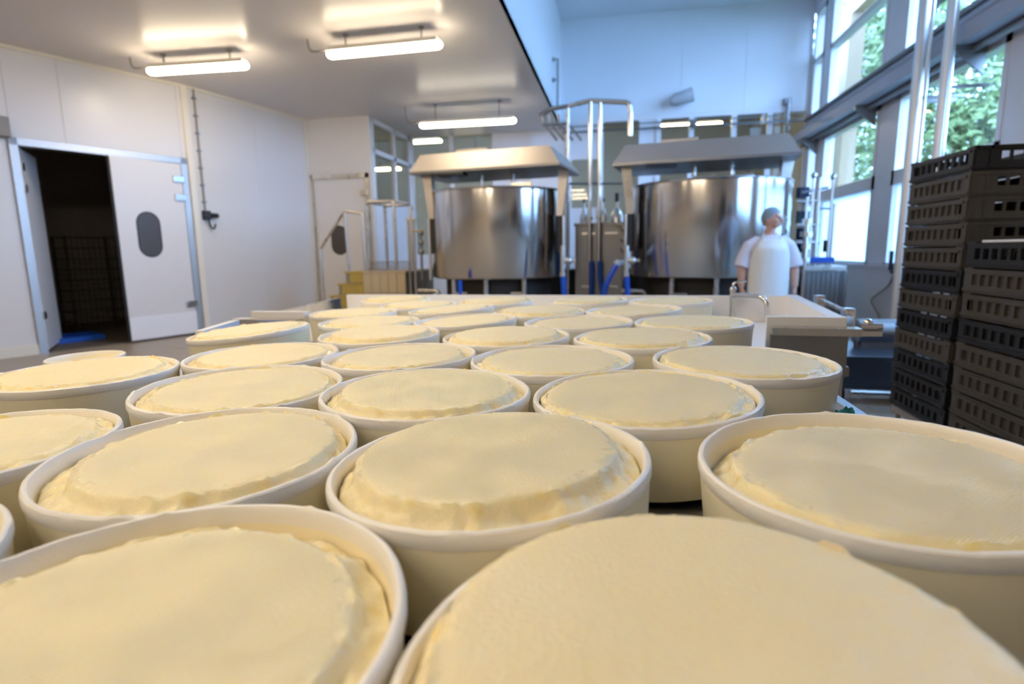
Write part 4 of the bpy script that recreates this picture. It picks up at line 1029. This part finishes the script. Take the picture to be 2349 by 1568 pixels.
# arms with hands: shoulder, elbow, wrist
def finger(pts, r0, r1): bm_.loft(pts, [r0 + (r1 - r0) * i / (len(pts) - 1) for i in range(len(pts))], 8)
for s in (-1, 1):
    sh, el, wr_ = V((s * .150, .01, 1.185)), V((s * .255, .0, .955)), V((s * .265, -.045, .735))
    bm_.loft([V((s * .08, .01, 1.19)), sh, V((s * .200, .008, 1.11)), el, lp(el, wr_, .35), wr_], [.045, .054, .054, .047, .046, .032], 14)
    # palm and five fingers, slightly curled
    pe = wr_ + V((-s * .004, -.02, -.085))
    bm_.loft([wr_, lp(wr_, pe, .5), pe], [(.016, .028), (.017, .04), (.015, .040)], 12, side=(1, 0, 0))
    for k, (off, ln) in enumerate(((-.030, .066), (-.010, .076), (.011, .071), (.030, .056))):
        b = pe + V((0, off * 1.0, .004)); c1 = b + V((-s * .006, -.004, -ln * .45)); c2 = c1 + V((-s * .014, .002, -ln * .32)); c3 = c2 + V((-s * .018, .006, -ln * .22))
        finger([b, c1, c2, c3], .0098, .0078)
    b = lp(wr_, pe, .25) + V((-s * .008, -.026, 0)); finger([b, b + V((-s * .014, -.026, -.030)), b + V((-s * .022, -.032, -.062))], .012, .009)
# head, turned toward the window (its left)
HD = Matrix.Translation((.012, -.012, 1.435)) @ Matrix.Rotation(R(52), 4, 'Z')
hm = MB()
hm.ball((0, .008, .012), (.074, .094, .104), 24, 18)            # skull; face toward -y
hm.loft([(0, -.025, .02), (0, -.045, -.04), (0, -.052, -.088)], [(.066, .05), (.056, .042), (.032, .028)], 16, side=(1, 0, 0))   # jaw
hm.loft([(0, -.086, .012), (0, -.106, -.018), (0, -.110, -.030), (0, -.088, -.036)], [(.010, .009), (.013, .011), (.016, .012), (.015, .010)], 10, side=(1, 0, 0))   # nose
hm.loft([(-.05, -.068, .030), (0, -.086, .032), (.05, -.068, .030)], [.010, .013, .010], 8)       # brow
for s in (-1, 1):
    hm.ball((s * .074, .012, -.005), (.010, .019, .030), 10, 8)   # ears
    hm.ball((s * .040, -.060, -.018), (.024, .024, .022), 10, 8)   # cheeks
hm.loft([(-.022, -.084, -.058), (0, -.092, -.058), (.022, -.084, -.058)], [.006, .008, .006], 8)
bm_.add([HD @ V(p) for p in hm.v], hm.f)
fused('body', bm_, 'skin', ps, .0065, 3)
for s in (-1, 1):
    o = MB().ball((s * .030, -.083, .008), (.013, .008, .007), 10, 8).build('eye', 'eye_dark', ps, True, M=HD)
MB().loft([(-.020, -.0925, -.058), (0, -.1005, -.058), (.020, -.0925, -.058)], .0045, 8).build('lips', 'lips', ps, True, M=HD)
# hair net: cap over crown, back of the head and ears
cap = MB(); n_, k_ = 28, 14; vs, fs = [], []
for i in range(k_ + 1):
    t = R(98) * i / k_
    for j in range(n_):
        a = 2 * math.pi * j / n_
        p = V((math.sin(t) * math.cos(a), math.sin(t) * math.sin(a), math.cos(t)))
        p = Matrix.Rotation(R(-40), 3, 'X') @ p
        w = 1 + .02 * noise.noise(p * 9)
        vs.append(V((p.x * .083 * w, .010 + p.y * .103 * w, .016 + p.z * .110 * w)))
for i in range(k_):
    for j in range(n_): fs.append((i * n_ + j, (i + 1) * n_ + j, (i + 1) * n_ + (j + 1) % n_, i * n_ + (j + 1) % n_))
o = cap.add(vs, fs).build('hair_net', 'hair_net', ps, True, M=HD)
md_ = o.modifiers.new('thick', 'SOLIDIFY'); md_.thickness = .005
# shirt
sh_ = MB()
sh_.loft([(0, .0, .74), (0, 0, .86), (0, -.01, .98), (0, -.01, 1.08), (0, 0, 1.18), (0, .01, 1.262)], [(.185, .14), (.20, .15), (.20, .158), (.195, .15), (.190, .135), (.105, .098)], 20, side=(1, 0, 0))
for s in (-1, 1):
    sh_.loft([V((s * .04, .01, 1.19)), V((s * .125, .01, 1.195)), V((s * .185, .01, 1.155)), V((s * .232, .004, 1.05)), V((s * .262, -.004, .94))], [.062, .074, .080, .080, .086], 16)
fused('shirt', sh_, 'shirt', ps, .010, 2)
tr_ = MB()
for s in (-1, 1): tr_.loft([(s * .08, 0, .86), (s * .09, 0, .62), (s * .09, .005, .44), (s * .09, .015, .25), (s * .09, .02, .09)], [.115, .105, .085, .078, .075], 14)
fused('trousers', tr_, 'trousers', ps, .012, 2)
# apron: sheet wrapped round the front, bib narrower than the skirt
ap = MB(); vs, fs = [], []; na, nz_ = 22, 30
for i in range(nz_ + 1):
    z = 1.235 - .82 * i / nz_
    half = R(34) + (R(80) - R(34)) * min(1, max(0, (1.235 - z) / .30)) ** .8
    rx = .208 if z > .8 else .208 + .03 * (.8 - z); ry = (.155 if z > 1.16 else .175) if z > .8 else .175 + .02 * (.8 - z)
    if z > 1.12: rx -= .25 * (z - 1.12); ry -= .30 * (z - 1.12)
    for j in range(na + 1):
        a = -math.pi / 2 + half * (2 * j / na - 1)
        fold = .004 * noise.noise(V((j * .5, z * 3, 1)))
        vs.append(V(((rx + fold) * math.cos(a), -.008 + (ry + fold) * math.sin(a), z)))
for i in range(nz_):
    for j in range(na): q = i * (na + 1) + j; fs.append((q, q + 1, q + na + 2, q + na + 1))
o = ap.add(vs, fs).build('apron', 'apron', ps, True); md_ = o.modifiers.new('thick', 'SOLIDIFY'); md_.thickness = .004
MB().tube([(-.085, -.115, 1.232), (-.075, -.02, 1.285), (0, .075, 1.30), (.075, -.02, 1.285), (.085, -.115, 1.232)], .007, 8, bend=.06).build('apron_strap', 'apron', ps, True)

# ------------------------------------------------------------------ outside the windows
struct(MB().box(XR + .2, 40, -25, 45, -.5, -.3), 'ground_outside', 'grass')
def post(x, y, lb):
    o = thing('wooden_post', (x, y, -.3), lb, 'post', 'porch posts outside the windows')
    MB().box(-.14, .14, -.20, .20, 0, 5.9, bev=.01).build('timber', 'wood', o); MB().box(-.2, .2, -.26, .26, 0, .12).build('footing', 'concrete_light', o)
yA = on_x(1948, 200, 4.5).y; yB_ = on_x(2078, 250, 4.5).y
post(4.5, yA, 'timber porch post outside the farthest window'); post(4.5, yB_, 'timber porch post outside the second window'); post(4.5, yB_ - 3.2, 'timber porch post outside the window behind the crates')
bmx = thing('wooden_beam', (4.5, 0, 5.0), 'timber beam carried by the porch posts outside', 'beam')
MB().box(-.10, .10, -3, 14.5, .60, .88).build('timber', 'wood', bmx)
br = thing('roof_brace', (4.5, yA - .6, 3.4), 'dark slanting eave outside the upper window', 'eave')
MB().hexa([V((.4, -.1, 1.9)), V((1.0, -.1, 1.9)), V((1.0, -2.6, 1.9)), V((.4, -2.6, 1.9))], [V((.4, -.1, 2.2)), V((1.0, -.1, 2.2)), V((1.0, -2.6, 2.2)), V((.4, -2.6, 2.2))]).prism([(-.1, 1.9), (-1.5, 1.9), (-.1, .0)], .45, .6, 'x').build('boarding', 'roof_dark', br)
def tree(x, y, hgt, rad, seed, label):
    rr = random.Random(seed)
    t = thing('tree', (x, y, -.3), label, 'tree', 'trees outside the windows')
    MB().loft([(0, 0, 0), (.1, .05, hgt * .35), (.0, .1, hgt * .8)], [.22, .16, .05], 10).build('trunk', 'bark', t, True)
    vs, fs = [], []
    blobs = [(V((rr.uniform(-1, 1) * rad * .65, rr.uniform(-1, 1) * rad * .65, hgt * rr.uniform(.12, .95))), rad * rr.uniform(.35, .6)) for _ in range(26)]
    for k in range(9000):
        c, br_ = rr.choice(blobs)
        d = V((rr.gauss(0, 1), rr.gauss(0, 1), rr.gauss(0, 1))).normalized() * br_ * (rr.random() ** .4)
        p = c + d; s = rr.uniform(.08, .17)
        a = V((rr.gauss(0, 1), rr.gauss(0, 1), rr.gauss(0, 1))).normalized(); b = a.orthogonal().normalized()
        i = len(vs); vs += [p - a * s, p + b * s * .5, p + a * s, p - b * s * .5]; fs.append((i, i + 1, i + 2, i + 3))
    me = bpy.data.meshes.new('foliage'); me.from_pydata(vs, [], fs); me.materials.append(MATS['leaf'])
    f = put(me, 'foliage', t); f['kind'] = 'stuff'
tree(8.4, 16.6, 8.0, 2.4, 1, 'leafy green tree outside the second window')
tree(6.9, 21.8, 10, 2.5, 2, 'leafy green tree outside the farthest window')
tree(12.6, 21.5, 11, 3.0, 3, 'tall leafy tree in the second line outside the windows')
tree(13.2, 15.0, 9, 2.6, 4, 'leafy green tree nearest the window behind the crates')
tree(9.6, 28.5, 12, 3.4, 5, 'leafy tree farthest away outside the windows')

bpy.context.view_layer.update()
